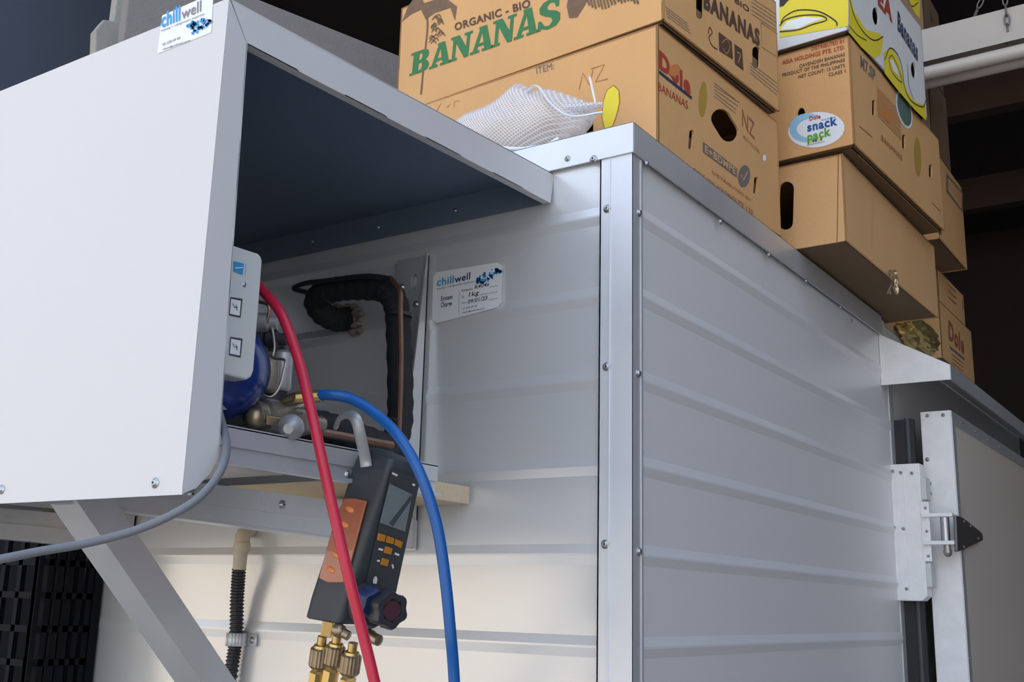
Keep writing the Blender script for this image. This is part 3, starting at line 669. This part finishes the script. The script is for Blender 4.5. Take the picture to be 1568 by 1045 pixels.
b1.B('NZ', (1136, 193), (1155, 214), (1136, 167), M_redf, .0); b1.B('BOX CODE:', (1138, 212), (1163, 236), (1138, 207), M_redf)
b1.pB([(1076, 217), (1128, 258), (1128, 272), (1076, 233)], M_grey)
b1.B('E+BDMPE', (1079, 233), (1126, 268), (1079, 222), M_card, .02)
b1.pB(ell(1139, 270, 9, 17, .1), M_grey); b1.sB([(1134, 268), (1138, 276), (1144, 263)], 2.2, M_card2, sm=False)
b1.B('DISTRIBUTED BY', (1090, 266), (1150, 310), (1090, 261), M_redf); b1.B('DOLE ASIA HOLDINGS PTE. LTD.', (1062, 266), (1154, 332), (1062, 257), M_redf, .01)
for k in range(5): b1.sB([(1093, 127+k*5), (1125+random.randint(0, 8), 152+k*5.4)], 1, M_grey)
b1.pB(ell(1170, 242, 2.6, 5), M_gwhite)
# --- organic carton on top
c0 = onZ(1016, 36.5, .25); e0 = onZ(1194, 177, .25)
yaw2 = -math.atan2(e0.x-c0.x, e0.y-c0.y); wd2 = (onZ(603, 163, .25)-c0).length
b2 = Box('organic banana carton with green lettering on top of the near stack', (c0.x, c0.y, H+.2595), yaw2, wd2+.037, (e0-c0).length, .245,
         holesA=[], holesB=[obl(1072, 10, 6, 19, .0), obl(1158, 88, 6, 17, .0)], group=GR)
SLAB = {'B': [[(0, 0), (.62, 0), (.88, .07), (.95, .25), (.88, .43), (.74, .52), (.86, .61), (.9, .76), (.84, .93), (.62, 1), (0, 1), (0, .9), (.13, .9), (.13, .1), (0, .1)], [(.42, .12), (.42, .46), (.56, .44), (.62, .29), (.56, .14)], [(.42, .57), (.42, .88), (.53, .87), (.60, .73), (.55, .58)]],
 'A': [[(0, 0), (.42, 0), (.42, .1), (.30, .1), (.34, .24), (.62, .24), (.65, .1), (.54, .1), (.54, 0), (1.04, 0), (1.04, .1), (.95, .1), (.68, 1), (.34, 1), (.34, .9), (.38, .9), (.12, .1), (0, .1)], [(.37, .35), (.49, .78), (.59, .35)]],
 'N': [[(0, 0), (.36, 0), (.36, .1), (.26, .1), (.26, .72), (.70, 0), (.90, 0), (.90, .9), (1.02, .9), (1.02, 1), (.64, 1), (.64, .9), (.76, .9), (.76, .42), (.40, 1), (0, 1), (0, .9), (.12, .9), (.12, .1), (0, .1)]],
 'S': [[(.04, 0), (.14, 0), (.18, .06), (.45, -.03), (.78, .02), (.95, .18), (.93, .42), (.75, .55), (.42, .66), (.36, .78), (.48, .9), (.66, .86), (.76, .68), (.86, .68), (.86, 1), (.77, 1), (.73, .94), (.48, 1.03), (.2, .97), (.05, .8), (.09, .6), (.3, .47), (.58, .36), (.64, .22), (.52, .09), (.32, .12), (.15, .34), (.04, .34)]]}
A0, A1, A2 = (onP(*p, b2.o, b2.nA) for p in ((627, 117), (857, 38), (629, 83)))
uu, ww = (A1-A0)/7.9, (A2-A0); gl = G()
for i, ch in enumerate('BANANAS'):
    Ls = SLAB[ch]; tr = tessellate_polygon([[V((a, b, 0)) for a, b in l] for l in Ls]); fl_ = [p for l in Ls for p in l]
    big = 1+.16*i/6
    gl.add([A0+uu*(i*1.135+a*1.16+.06*b)+ww*b*big+b2.nA*.0011 for a, b in fl_], [tuple(t) for t in tr])
gl.make('printed_text', M_green, b2.body)
b2.A('ORGANIC - BIO', (697, 48), (813, 11), (696, 36), M_brownink, .03)
b2.sA([(645, 145), (650, 90), (655, 40), (652, 10)], 3.5, M_plantink)
for pts in (((650, 5), (640, -10), (625, 10), (616, 33), (630, 22), (645, 15), (652, 30), (666, 20), (690, 12), (697, 32), (700, 10), (680, -5)), ):
    b2.pA(pts, M_plantink)
rnd = random.Random(4)
for k in range(22):
    cx_, cz_ = 670+rnd.uniform(-11, 11)*(1-.5*k/22), 64-k*1.9; b2.sA([(cx_-4, cz_+3), (cx_, cz_-2), (cx_+4, cz_+2)], 2.0, M_plantink)
b2.pA([(872, -10), (868, 10), (872, 28), (884, 27), (896, 8), (905, -10)], M_plantink, .0008)
for k in range(16): b2.sA([(898+k*5, -6), (903+k*5, 5+6*math.sin(k*.4)+rnd.random()*5)], 3.5, M_plantink, .0008)
b2.B('BANANAS', (1077, 13), (1163, 73), (1077, -16), M_brownink, .05)
b2.B('- BIO', (1115, -3), (1147, 20), (1115, -12), M_brownink, .02)
b2.pB([(1100, 49), (1120, 64), (1122, 91), (1101, 78)], M_brownink); b2.pB([(1124, 67), (1136, 76), (1138, 108), (1125, 98)], M_brownink)
b2.sB([(1105, 66), (1112, 60), (1117, 72), (1112, 82), (1106, 74)], 1, M_card2); b2.sB([(1128, 80), (1133, 84), (1130, 96)], 1.5, M_card2)
b2.sB([(1084, 52), (1086, 42), (1090, 50), (1085, 58), (1090, 70), (1098, 76)], 2, M_brownink)
for k in range(4): b2.sB([(1018+k, 10+k*5), (1052+k*2, 36+k*5.4)], 1, M_grey); b2.sB([(1148, 96+k*5), (1190, 128+k*6)], 1, M_grey)
for k in range(5): b2.sB([(1150, -3+k*6), (1188, 22+k*6)], 1, M_grey)
b2.sB([(1165, 34), (1190, 52), (1191, 88), (1166, 72), (1165, 34)], 1, M_grey, sm=False)
# --- plain carton of the second stack
pc = onZ(1297, 372, .0); pe = onZ(1438, 490, .0)
yaw3 = -math.atan2(pe.x-pc.x, pe.y-pc.y)
b3 = Box('plain brown carton with long hand slot overhanging the roof edge', (pc.x, pc.y, H+.005), yaw3, .50, (pe-pc).length, .188, M_card2,
         holesA=[obl(1204, 315, 11, 37, .03)], group=GR, tray=False)
b3.sA([(1284, 236), (1282, 374)], 1.2, M_cardd)
b3.sB([(1338, 300), (1336, 340), (1334, 384)], 1.0, M_card)
# --- printed carton with oval sticker
sc_ = onZ(1309, 222, .2); se = onZ(1447, 355, .2); yaw4 = -math.atan2(se.x-sc_.x, se.y-sc_.y)
b4 = Box('brown banana carton with white oval sticker at its front', (sc_.x, sc_.y, H+.203), yaw4, .50, (se-sc_).length, .242,
         holesA=[ell(1227, 174, 6, 9)], holesB=[obl(1338, 165, 2.5, 12), obl(1384, 217, 2.5, 11), obl(1425, 262, 2.5, 10)], group=GR)
P4, n4 = b4.o, b4.nA
stk = dec(b4.body, ell(1250, 199, 43.5, 27, -.12), P4, n4, M_gwhite, .0008, 'oval_sticker')
dec(stk, ell(1236, 196, 27, 22, -.12), P4, n4, mat('pale_blue_ink', (.30, .58, .78), .5), .0012)
dec(stk, ell(1250, 196, 30, 16, -.12), P4, n4, M_gwhite, .0015)
def s4(s, a, b, c, m, bold=0.): prt(stk, s, P4, n4, a, b, c, m, bold, .0019)
s4('Dole', (1240, 186), (1257, 182), (1239.6, 179), M_red, .04); s4('snack', (1237, 203), (1283, 192), (1236, 189), M_blued, .04)
s4('pack', (1237, 217), (1273, 207), (1236.5, 204), mat('leaf_green_ink', (.12, .38, .03), .6), .04)
s4('Nutty flavoured', (1258, 186), (1280, 181), (1258, 183), M_bluel, .02)
for k, m in enumerate((M_yel, M_green, M_blued, M_yel, M_green)): dec(stk, ell(1242+k*4, 217.5-k*.9, 1.7, 2), P4, n4, m, .002)
s4('www.dolesunshine.com', (1236, 224), (1263, 218), (1236, 222), M_grey, .01)
b4.A('DISTRIBUTED BY', (1243, 78), (1294, 65.5), (1243, 72.5), M_red, .02); b4.A('ASIA HOLDINGS PTE. LTD.', (1198, 99.5), (1294, 75.5), (1198, 93), M_red, .03)
b4.A('CAVENDISH BANANAS', (1224, 104.5), (1294, 86), (1224, 99), M_brownink, .02); b4.A('PRODUCT OF THE PHILIPPINES', (1198, 118), (1294, 94.5), (1198, 112.8), M_brownink, .02)
b4.A('NET COUNT: 15 UNITS', (1223, 120.8), (1294, 103), (1223, 115.4), M_brownink, .02); b4.A('CLASS 1', (1269, 117.5), (1295, 111.5), (1269, 112), M_brownink, .02)
b4.B('M7.SP', (1317, 103), (1340, 126), (1317, 84), M_grey, .03)
b4.pB([(1343, 133), (1378, 170), (1380, 215), (1344, 178)], mat('pale_orange_ink', (.50, .26, .10), .7), .0006)
b4.B('D', (1344, 172), (1355, 184), (1344, 138), M_orange, .03); b4.pB(ell(1361, 178, 6, 10), M_orange, .0012)
b4.pB(ell(1384, 168, 11, 30, -.25), M_gwhite); b4.pB(ell(1384, 168, 9, 26, -.25), mat('grey_green_ink', (.10, .17, .14), .6), .0012)
b4.B('SWEETIO', (1378, 160), (1391, 177), (1377, 148), M_gwhite, .03); b4.B('BANANAS', (1379, 178), (1392, 190), (1378, 170), M_gwhite, .03)
b4.B('BANANAS', (1349, 215), (1381, 247), (1349, 206), M_redf); b4.sB([(1315, 193), (1335, 210)], 1.4, M_redf)
b4.pB(ell(1405, 240, 5, 30, -.05), mat('dull_yellow_ink', (.42, .28, .04), .7)); b4.sB([(1426, 310), (1440, 324)], 1.2, M_redf)
# torn flaps under it
g = G(); o_ = b4.o; U_, D_ = b4.U, b4.D
for k in range(3):
    a0 = .05+k*.2; g.obox(o_+D_*a0-U_*.012-V((0, 0, .008)), D_*.185, U_*.0025, V((0, 0, .010)))
g.make('bottom_flap', M_cardd, b4.t)
# --- yellow and white carton on top of it
yc = onZ(1299, 48, .448); ye = onZ(1420, 183, .448); yaw5 = -math.atan2(ye.x-yc.x, ye.y-yc.y)
b5 = Box('white and yellow printed banana carton topping the second stack', (yc.x, yc.y, H+.4525), yaw5, .48, (ye-yc).length, .245, M_cwhite,
         holesA=[], holesB=[ell(1341, 25, 5, 14, -.1), ell(1399, 108, 4, 13, -.1)], group=GR)
b5.pA([(1194, 58), (1194, 4), (1214, -10), (1299, -14), (1299, 40)], M_yel)
b5.pA([(1196, 45), (1206, 33), (1232, 26), (1262, 28), (1240, 36), (1222, 44), (1196, 46)], M_gwhite, .0011)
b5.sA([(1194, 40), (1204, 30), (1228, 24), (1256, 24), (1266, 31), (1244, 38), (1222, 46), (1194, 49)], 2, M_blk, .0015)
b5.sA([(1196, 36), (1202, 26), (1222, 16), (1254, 18), (1279, 32), (1282, 40)], 2, M_blk, .0015)
b5.sA([(1198, 10), (1215, -4), (1260, -12)], 2, M_blk, .0015); b5.pA([(1194, -2), (1194, 12), (1202, 6), (1212, -6)], M_blk, .0013)
b5.pB([(1300, -8), (1308, 18), (1326, 46), (1348, 52), (1352, 62), (1348, 84), (1338, 90), (1318, 72), (1300, 50)], M_yel)
b5.sB([(1300, -2), (1308, 26), (1322, 50), (1338, 62), (1352, 56)], 2, M_blk, .0015); b5.sB([(1300, 40), (1312, 54), (1326, 62)], 1.5, M_blk, .0015)
b5.pB([(1353, 80), (1364, 72), (1376, 92), (1382, 118), (1388, 140), (1402, 158), (1416, 160), (1418, 185), (1400, 168), (1374, 138), (1354, 112)], M_yel)
b5.sB([(1354, 92), (1362, 74), (1374, 84), (1381, 106), (1384, 132), (1394, 154), (1412, 164), (1417, 154)], 2, M_blk, .0015)
b5.sB([(1360, 90), (1366, 86), (1376, 108), (1380, 126), (1366, 112), (1360, 92)], 1.6, M_blk, .0015); b5.pB([(1362, 93), (1366, 91), (1374, 108), (1376, 118), (1367, 108)], M_gwhite, .0012)
b5.sB([(1389, 98), (1391, 130), (1398, 152)], 1.4, M_blk, .0015)
b5.pB([(1388, -12), (1394, 8), (1402, 22), (1408, 28), (1408, -6)], M_yel); b5.sB([(1388, -2), (1396, 10), (1405, 4)], 1.6, M_blk, .0015)
b5.B('Bananas', (1374, 46), (1405, 96), (1374, 16), M_navy, .04); b5.B('EA', (1344, 8), (1366, 36), (1344, -22), M_red, .05)
# --- cartons behind
def back_box(label, pts, x, dpt, m=M_cardk, z0=None, **k):
    """near edge picture points: lower near corner, lower far corner; upper near corner"""
    a, b, c = (onX(*p, x) for p in pts); zz = a.z if z0 is None else H+z0
    return Box(label, (x, a.y, zz), 0, dpt, abs(b.y-a.y), c.z-zz, m, group=GR, tray=False, **k)
k6 = onY(1442, 520, 1.86)
b6 = Box('small box with faded red lettering furthest along the cold room roof', (k6.x, 1.86, H+.002), 0, .40, .42, .170, M_card2, group=GR, tray=False)
b6.B('Dole', (1452, 520), (1476, 545), (1452, 490), M_redf, .04); b6.pB([(1454, 530), (1477, 549), (1477, 553), (1454, 534)], M_grey)
for k in range(5): b6.sB([(1457, 543+k*6), (1475, 557+k*6)], 1.5, M_redf)
b7 = Box('tan carton resting on the furthest lettered box', (k6.x, 1.862, H+.173), 0, .40, .34, .101, M_card2, group=GR, tray=False)
for k in range(3): b7.sB([(1451, 436+k*9), (1464, 448+k*9)], 1.8, M_redf)
b7.sB([(1473, 460), (1474, 475)], 2, M_blk)
b8 = Box('grey brown carton with a printed rectangle behind the second stack', (.10, 1.60, H+.275), 0, .42, .33, .26, M_card, group=GR, tray=False)
b8.pB([(1449, 266), (1474, 295), (1474, 326), (1449, 294)], M_grey); b8.pB([(1451, 272), (1472, 297), (1472, 321), (1451, 292)], M_card, .0012)
for k in range(7): b8.sB([(1453+k*3, 279+k*3.5), (1453+k*3, 288+k*3.6)], 1, M_grey, .0016)
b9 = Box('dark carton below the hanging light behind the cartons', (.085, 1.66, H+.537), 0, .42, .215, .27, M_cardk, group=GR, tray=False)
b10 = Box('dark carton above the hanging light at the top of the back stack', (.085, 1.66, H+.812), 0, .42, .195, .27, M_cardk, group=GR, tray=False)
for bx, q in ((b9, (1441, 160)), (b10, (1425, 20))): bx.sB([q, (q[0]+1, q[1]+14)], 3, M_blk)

# ================================================================== NET BAG WITH LOAVES ON THE ROOF
def blob(c, ax, wx, wy, wz, n=40, m=24, fn=None):
    vs = []; ax = V(ax).normalized(); b = V((0, 0, 1)).cross(ax).normalized()
    for i in range(m+1):
        t = math.pi*i/m
        for j in range(n):
            q = 2*math.pi*j/n; u, v, w_ = -math.cos(t), math.sin(t)*math.cos(q), math.sin(t)*math.sin(q)
            if fn: u, v, w_ = fn(u, v, w_, t, q)
            vs.append(c+ax*u*wx+b*v*wy+V((0, 0, 1))*w_*wz)
    fs = [(i*n+j, i*n+(j+1) % n, (i+1)*n+(j+1) % n, (i+1)*n+j) for i in range(m) for j in range(n)]
    return vs, fs
bag = thing('net_bag', 'clear white net bag holding a tan loaf on the roof edge', 'bag', onZ(800, 235, 0.004))
bc = V((-.250, .062, H+.066)); bax = V((1, .22, 0))
def bagf(u, v, w_, t, q):
    nn = noise.noise(V((u*2.2, v*2, w_*2)))*.10
    pinch = 1-.55*max(0, u-.45)**1.1
    w2 = w_*pinch*(1+nn)+(.36*math.exp(-((u-.02)/.16)**2) if w_ > .3 else 0)*max(0, w_)
    if w_ < 0: w2 = max(w2, -.9)
    return u*(1+.05*nn), v*pinch*(1+nn), w2+max(0, u)*.30*(1 if w_ > -.9 else 1)
vs, fs = blob(bc, bax, .140, .062, .066, 56, 36, bagf)
mnet = bpy.data.materials.new('white_netting'); mnet.use_nodes = True
n_, l_ = mnet.node_tree.nodes, mnet.node_tree.links; bsd = n_['Principled BSDF']
bsd.inputs['Base Color'].default_value = (.80, .80, .82, 1); bsd.inputs['Roughness'].default_value = .22
tcn = n_.new('ShaderNodeTexCoord'); wv1 = n_.new('ShaderNodeTexWave'); wv2 = n_.new('ShaderNodeTexWave')
mpn = n_.new('ShaderNodeMapping'); mpn.inputs['Rotation'].default_value = (.3, .5, .4)
l_.new(tcn.outputs['Object'], mpn.inputs[0])
for wv, dr_ in ((wv1, 'X'), (wv2, 'Z')):
    wv.bands_direction = dr_; wv.inputs['Scale'].default_value = 75; wv.inputs['Distortion'].default_value = .4; l_.new(mpn.outputs[0], wv.inputs[0])
mxn = n_.new('ShaderNodeMath'); mxn.operation = 'MAXIMUM'; l_.new(wv1.outputs[1], mxn.inputs[0]); l_.new(wv2.outputs[1], mxn.inputs[1])
mrn = n_.new('ShaderNodeMapRange'); mrn.inputs[1].default_value = .45; mrn.inputs[2].default_value = .95; mrn.inputs[3].default_value = .26; mrn.inputs[4].default_value = .80
l_.new(mxn.outputs[0], mrn.inputs[0]); l_.new(mrn.outputs[0], bsd.inputs['Alpha'])
mesh('netting', vs, fs, mnet, bag, smooth=True)
# hem ribbon and knotted end
rib_ = [onY(*p) for p in ((745, 163, .06), (790, 150, .03), (820, 140, .02), (850, 165, .01), (880, 182, .02), (915, 180, .05))]
G().tube(smooth_path([onY(*p) for p in ((800, 150, .03), (822, 132, .02), (845, 160, .02), (875, 178, .03), (922, 172, .06))], 8), .0045, 8, flat=.4).make('hem', M_gwhite, bag, smooth=True)
G().tube(smooth_path([onY(*p) for p in ((870, 168, .06), (895, 164, .06), (924, 160, .07))], 6), .010, 10, rr=[.016-.0008*i for i in range(13)], flat=.6).make('twisted_neck', mnet, bag, smooth=True)
G().tube([onY(912, 158, .06), onY(908, 140, .06), onY(903, 118, .06)], .002, 6).make('tie', M_gwhite, bag)
G().tube(smooth_path([onY(*p) for p in ((742, 222, .0), (790, 228, -.004), (835, 222, -.004), (855, 212, .004))], 8), .003, 8).make('hem', M_gwhite, bag, smooth=True)
vs, fs = blob(bc+V((-.005, .0, -.012)), (1, .15, .1), .080, .046, .040, 24, 16)
tag(mesh('bread_loaf', vs, fs, M_bread, None, smooth=True), 'tan crusted loaf inside the clear net bag', 'bread')

# ================================================================== FOIL, FILM
def crumple(name, c, sx_, sy_, sz_, m, seed, amp=.3, sc2=9):
    bm = bmesh.new(); bmesh.ops.create_icosphere(bm, subdivisions=4, radius=1)
    for v in bm.verts:
        p = v.co.copy(); d = noise.noise(p*2.2+V((seed, 0, 0)))*amp+abs(noise.noise(p*sc2*.5+V((0, seed, 0))))*amp*.8
        v.co = V((p.x*sx_, p.y*sy_, p.z*sz_))*(1+d)
    me = bpy.data.meshes.new(name); bm.to_mesh(me); bm.free(); me.materials.append(m)
    o = bpy.data.objects.new(name, me); COL.objects.link(o); o.location = c; return o
tag(crumple('foil_bundle', onY(1404, 516, 1.62), .040, .15, .040, M_gold, 3, .28, 14), 'crumpled gold foil bundle on the canopy end under the plain carton', 'foil')
rnd = random.Random(2); g = G()
for k in range(7):
    p0 = onX(1360+rnd.random()*10, 414, .122); pts = [p0]
    for q in range(5): pts.append(p0+V((rnd.uniform(-.005, .005), rnd.uniform(-.008, .008), -.011*(q+1))))
    g.tube(smooth_path(pts, 4), .0032, 6, flat=.35)
tag(g.make('plastic_film', M_film), 'twist of shiny film dangling below the plain overhanging carton', 'film')

# ================================================================== PANELS STANDING ON THE ROOF (top left)
a3, b3_ = onZ(399, 0, .62), onZ(604, 82, .62); dv = (b3_-a3).normalized(); ps = V((dv.y, -dv.x, 0))
def board(near, length, zt_, m, label, ragged=False, th=.035):
    near = V((near.x, near.y, H+.002)); z = zt_-near.z
    o = G()
    if ragged:
        pts = [near, near+dv*length, near+dv*length+V((0, 0, z*.97)), near+dv*.05+V((0, 0, z)), near+dv*.015+V((0, 0, z*.985)), near+V((0, 0, z*.93)), near+dv*.006+V((0, 0, z*.8))]
        o.prism(pts, -ps*th)
    else: o.obox(near, dv*length, V((0, 0, z)), -ps*th)
    return tag(o.make('board_offcut', m, bevel=.004), label, 'board')
n3 = a3-dv*.30
board(n3, 1.5, H+.62, M_slab, 'long grey board standing on edge behind the white cover')
q2 = onZ(172, 0, .62); n2_ = V((max(q2.x, -1.33), q2.y, 0))
board(n2_, .30, H+.78, M_slabl, 'tall pale board offcut left of the long grey board')
q1 = onZ(114, 36, .56)
board(V((max(q1.x, -1.33), q1.y, 0)), .11, q1.z, M_slabl, 'short broken pale board offcut at the top left', True)

# ================================================================== HANGING LIGHT
lt = thing('hanging_light', 'off white fluorescent batten light hung on chains behind the cartons', 'light', (.75, 1.55, H+.75))
a = onY(1420, 90, 1.50); zc = a.z; x0 = -.02
G().box((x0, 1.47, zc+.0), (1.5, 1.53, zc+.075)).make('housing', M_batt, lt, bevel=.003)
G().prism([(x0, 1.452, zc-.005), (x0, 1.45, zc-.032), (x0, 1.50, zc-.0), (x0, 1.50, zc+.004)], (1.5, 0, 0)).prism([(x0, 1.50, zc+.004), (x0, 1.50, zc), (x0, 1.56, zc-.032), (x0, 1.565, zc-.028)], (1.5, 0, 0)).make('reflector', M_batt, lt)
G().tube([(x0, 1.475, zc-.055), (1.5, 1.475, zc-.055)], .019, 14).make('fluorescent_tube', M_tube, lt, smooth=True)
G().tube([(x0, 1.53, zc-.055), (1.5, 1.53, zc-.055)], .019, 14).make('fluorescent_tube', M_tube, lt, smooth=True)
lk = G(); lp = [V((.006*math.cos(t), 0, .017*math.sin(t))) for t in [2*math.pi*i/12 for i in range(13)]]
lk.tube(lp, .0022, 6); lme = lk.make('chain', M_chain); lmesh = lme.data; bpy.data.objects.remove(lme)
def chain(p, q, label):
    p, q = V(p), V(q); d = (q-p); n = int(d.length/.028)
    cobj = bpy.data.objects.new('chain', None); COL.objects.link(cobj); cobj.parent = lt; cobj.location = p-off(lt); cobj.empty_display_size = .02
    for i in range(n):
        o = bpy.data.objects.new('chain_link', lmesh); COL.objects.link(o); o.parent = cobj; o.location = d*((i+.5)/n)
        o.rotation_mode = 'QUATERNION'; o.rotation_quaternion = d.to_track_quat('Z', 'Y') @ Matrix.Rotation(math.pi/2*(i % 2), 3, 'Z').to_quaternion()
h1 = onY(1545, 68, 1.465); chain((h1.x, 1.465, h1.z), (h1.x, 1.465, 4.1), '')
h2 = onY(1478, 56, 1.535); chain((h2.x, 1.535, h2.z), (h2.x+.55, 1.56, 4.1), '')

# ================================================================== BLACK CRATES (left)
def crate(x1, y0, z0, label):
    t = thing('plastic_crate', label, 'crate', (x1-.2, y0+.15, z0))
    wd, dp, ht = .50, .135, .318
    def lattice(o, U, Z, N, n, nz, name):
        g = G(); th = .010
        for i in range(n+1):
            f_ = i/n*(1-.02); g.obox(o+U*f_, U.normalized()*.012, Z, N*th)
        for j in range(nz+1):
            f_ = j/nz*.96; g.obox(o+Z*f_, U, Z.normalized()*.012, N*th*1.2)
        g.make(name, M_crate, t)
    X_, Y_, Z_ = V((1, 0, 0)), V((0, 1, 0)), V((0, 0, ht))
    lattice(V((x1-wd, y0, z0)), X_*wd, Z_, Y_, 9, 5, 'side_lattice'); lattice(V((x1, y0, z0)), Y_*dp, Z_, -X_, 6, 5, 'side_lattice')
    lattice(V((x1-wd, y0+dp, z0)), X_*wd, Z_, -Y_, 9, 5, 'side_lattice'); lattice(V((x1-wd, y0, z0)), Y_*dp, Z_, X_, 6, 5, 'side_lattice')
    G().box((x1-wd, y0, z0), (x1, y0+dp, z0+.008)).make('crate_floor', M_crate, t)
    G().box((x1-wd+.03, y0+.05, z0+.01), (x1-.03, y0+dp-.025, z0+ht-.02)).make('dark_infill', mat('crate_infill', (.004, .005, .009), .9), t)  # near-black block added to darken the gaps between the bars
for k, (dx, lb) in enumerate(((0, 'shallow black lattice crate at the bottom of the left stack'), (.01, 'black lattice crate second up in the left stack'), (-.005, 'black lattice crate third up in the left stack'), (.004, 'black lattice crate fourth up in the left stack'), (0, 'topmost black lattice crate of the left stack'))):
    crate(-1.168+dx, -.150, .0+k*.32, lb)
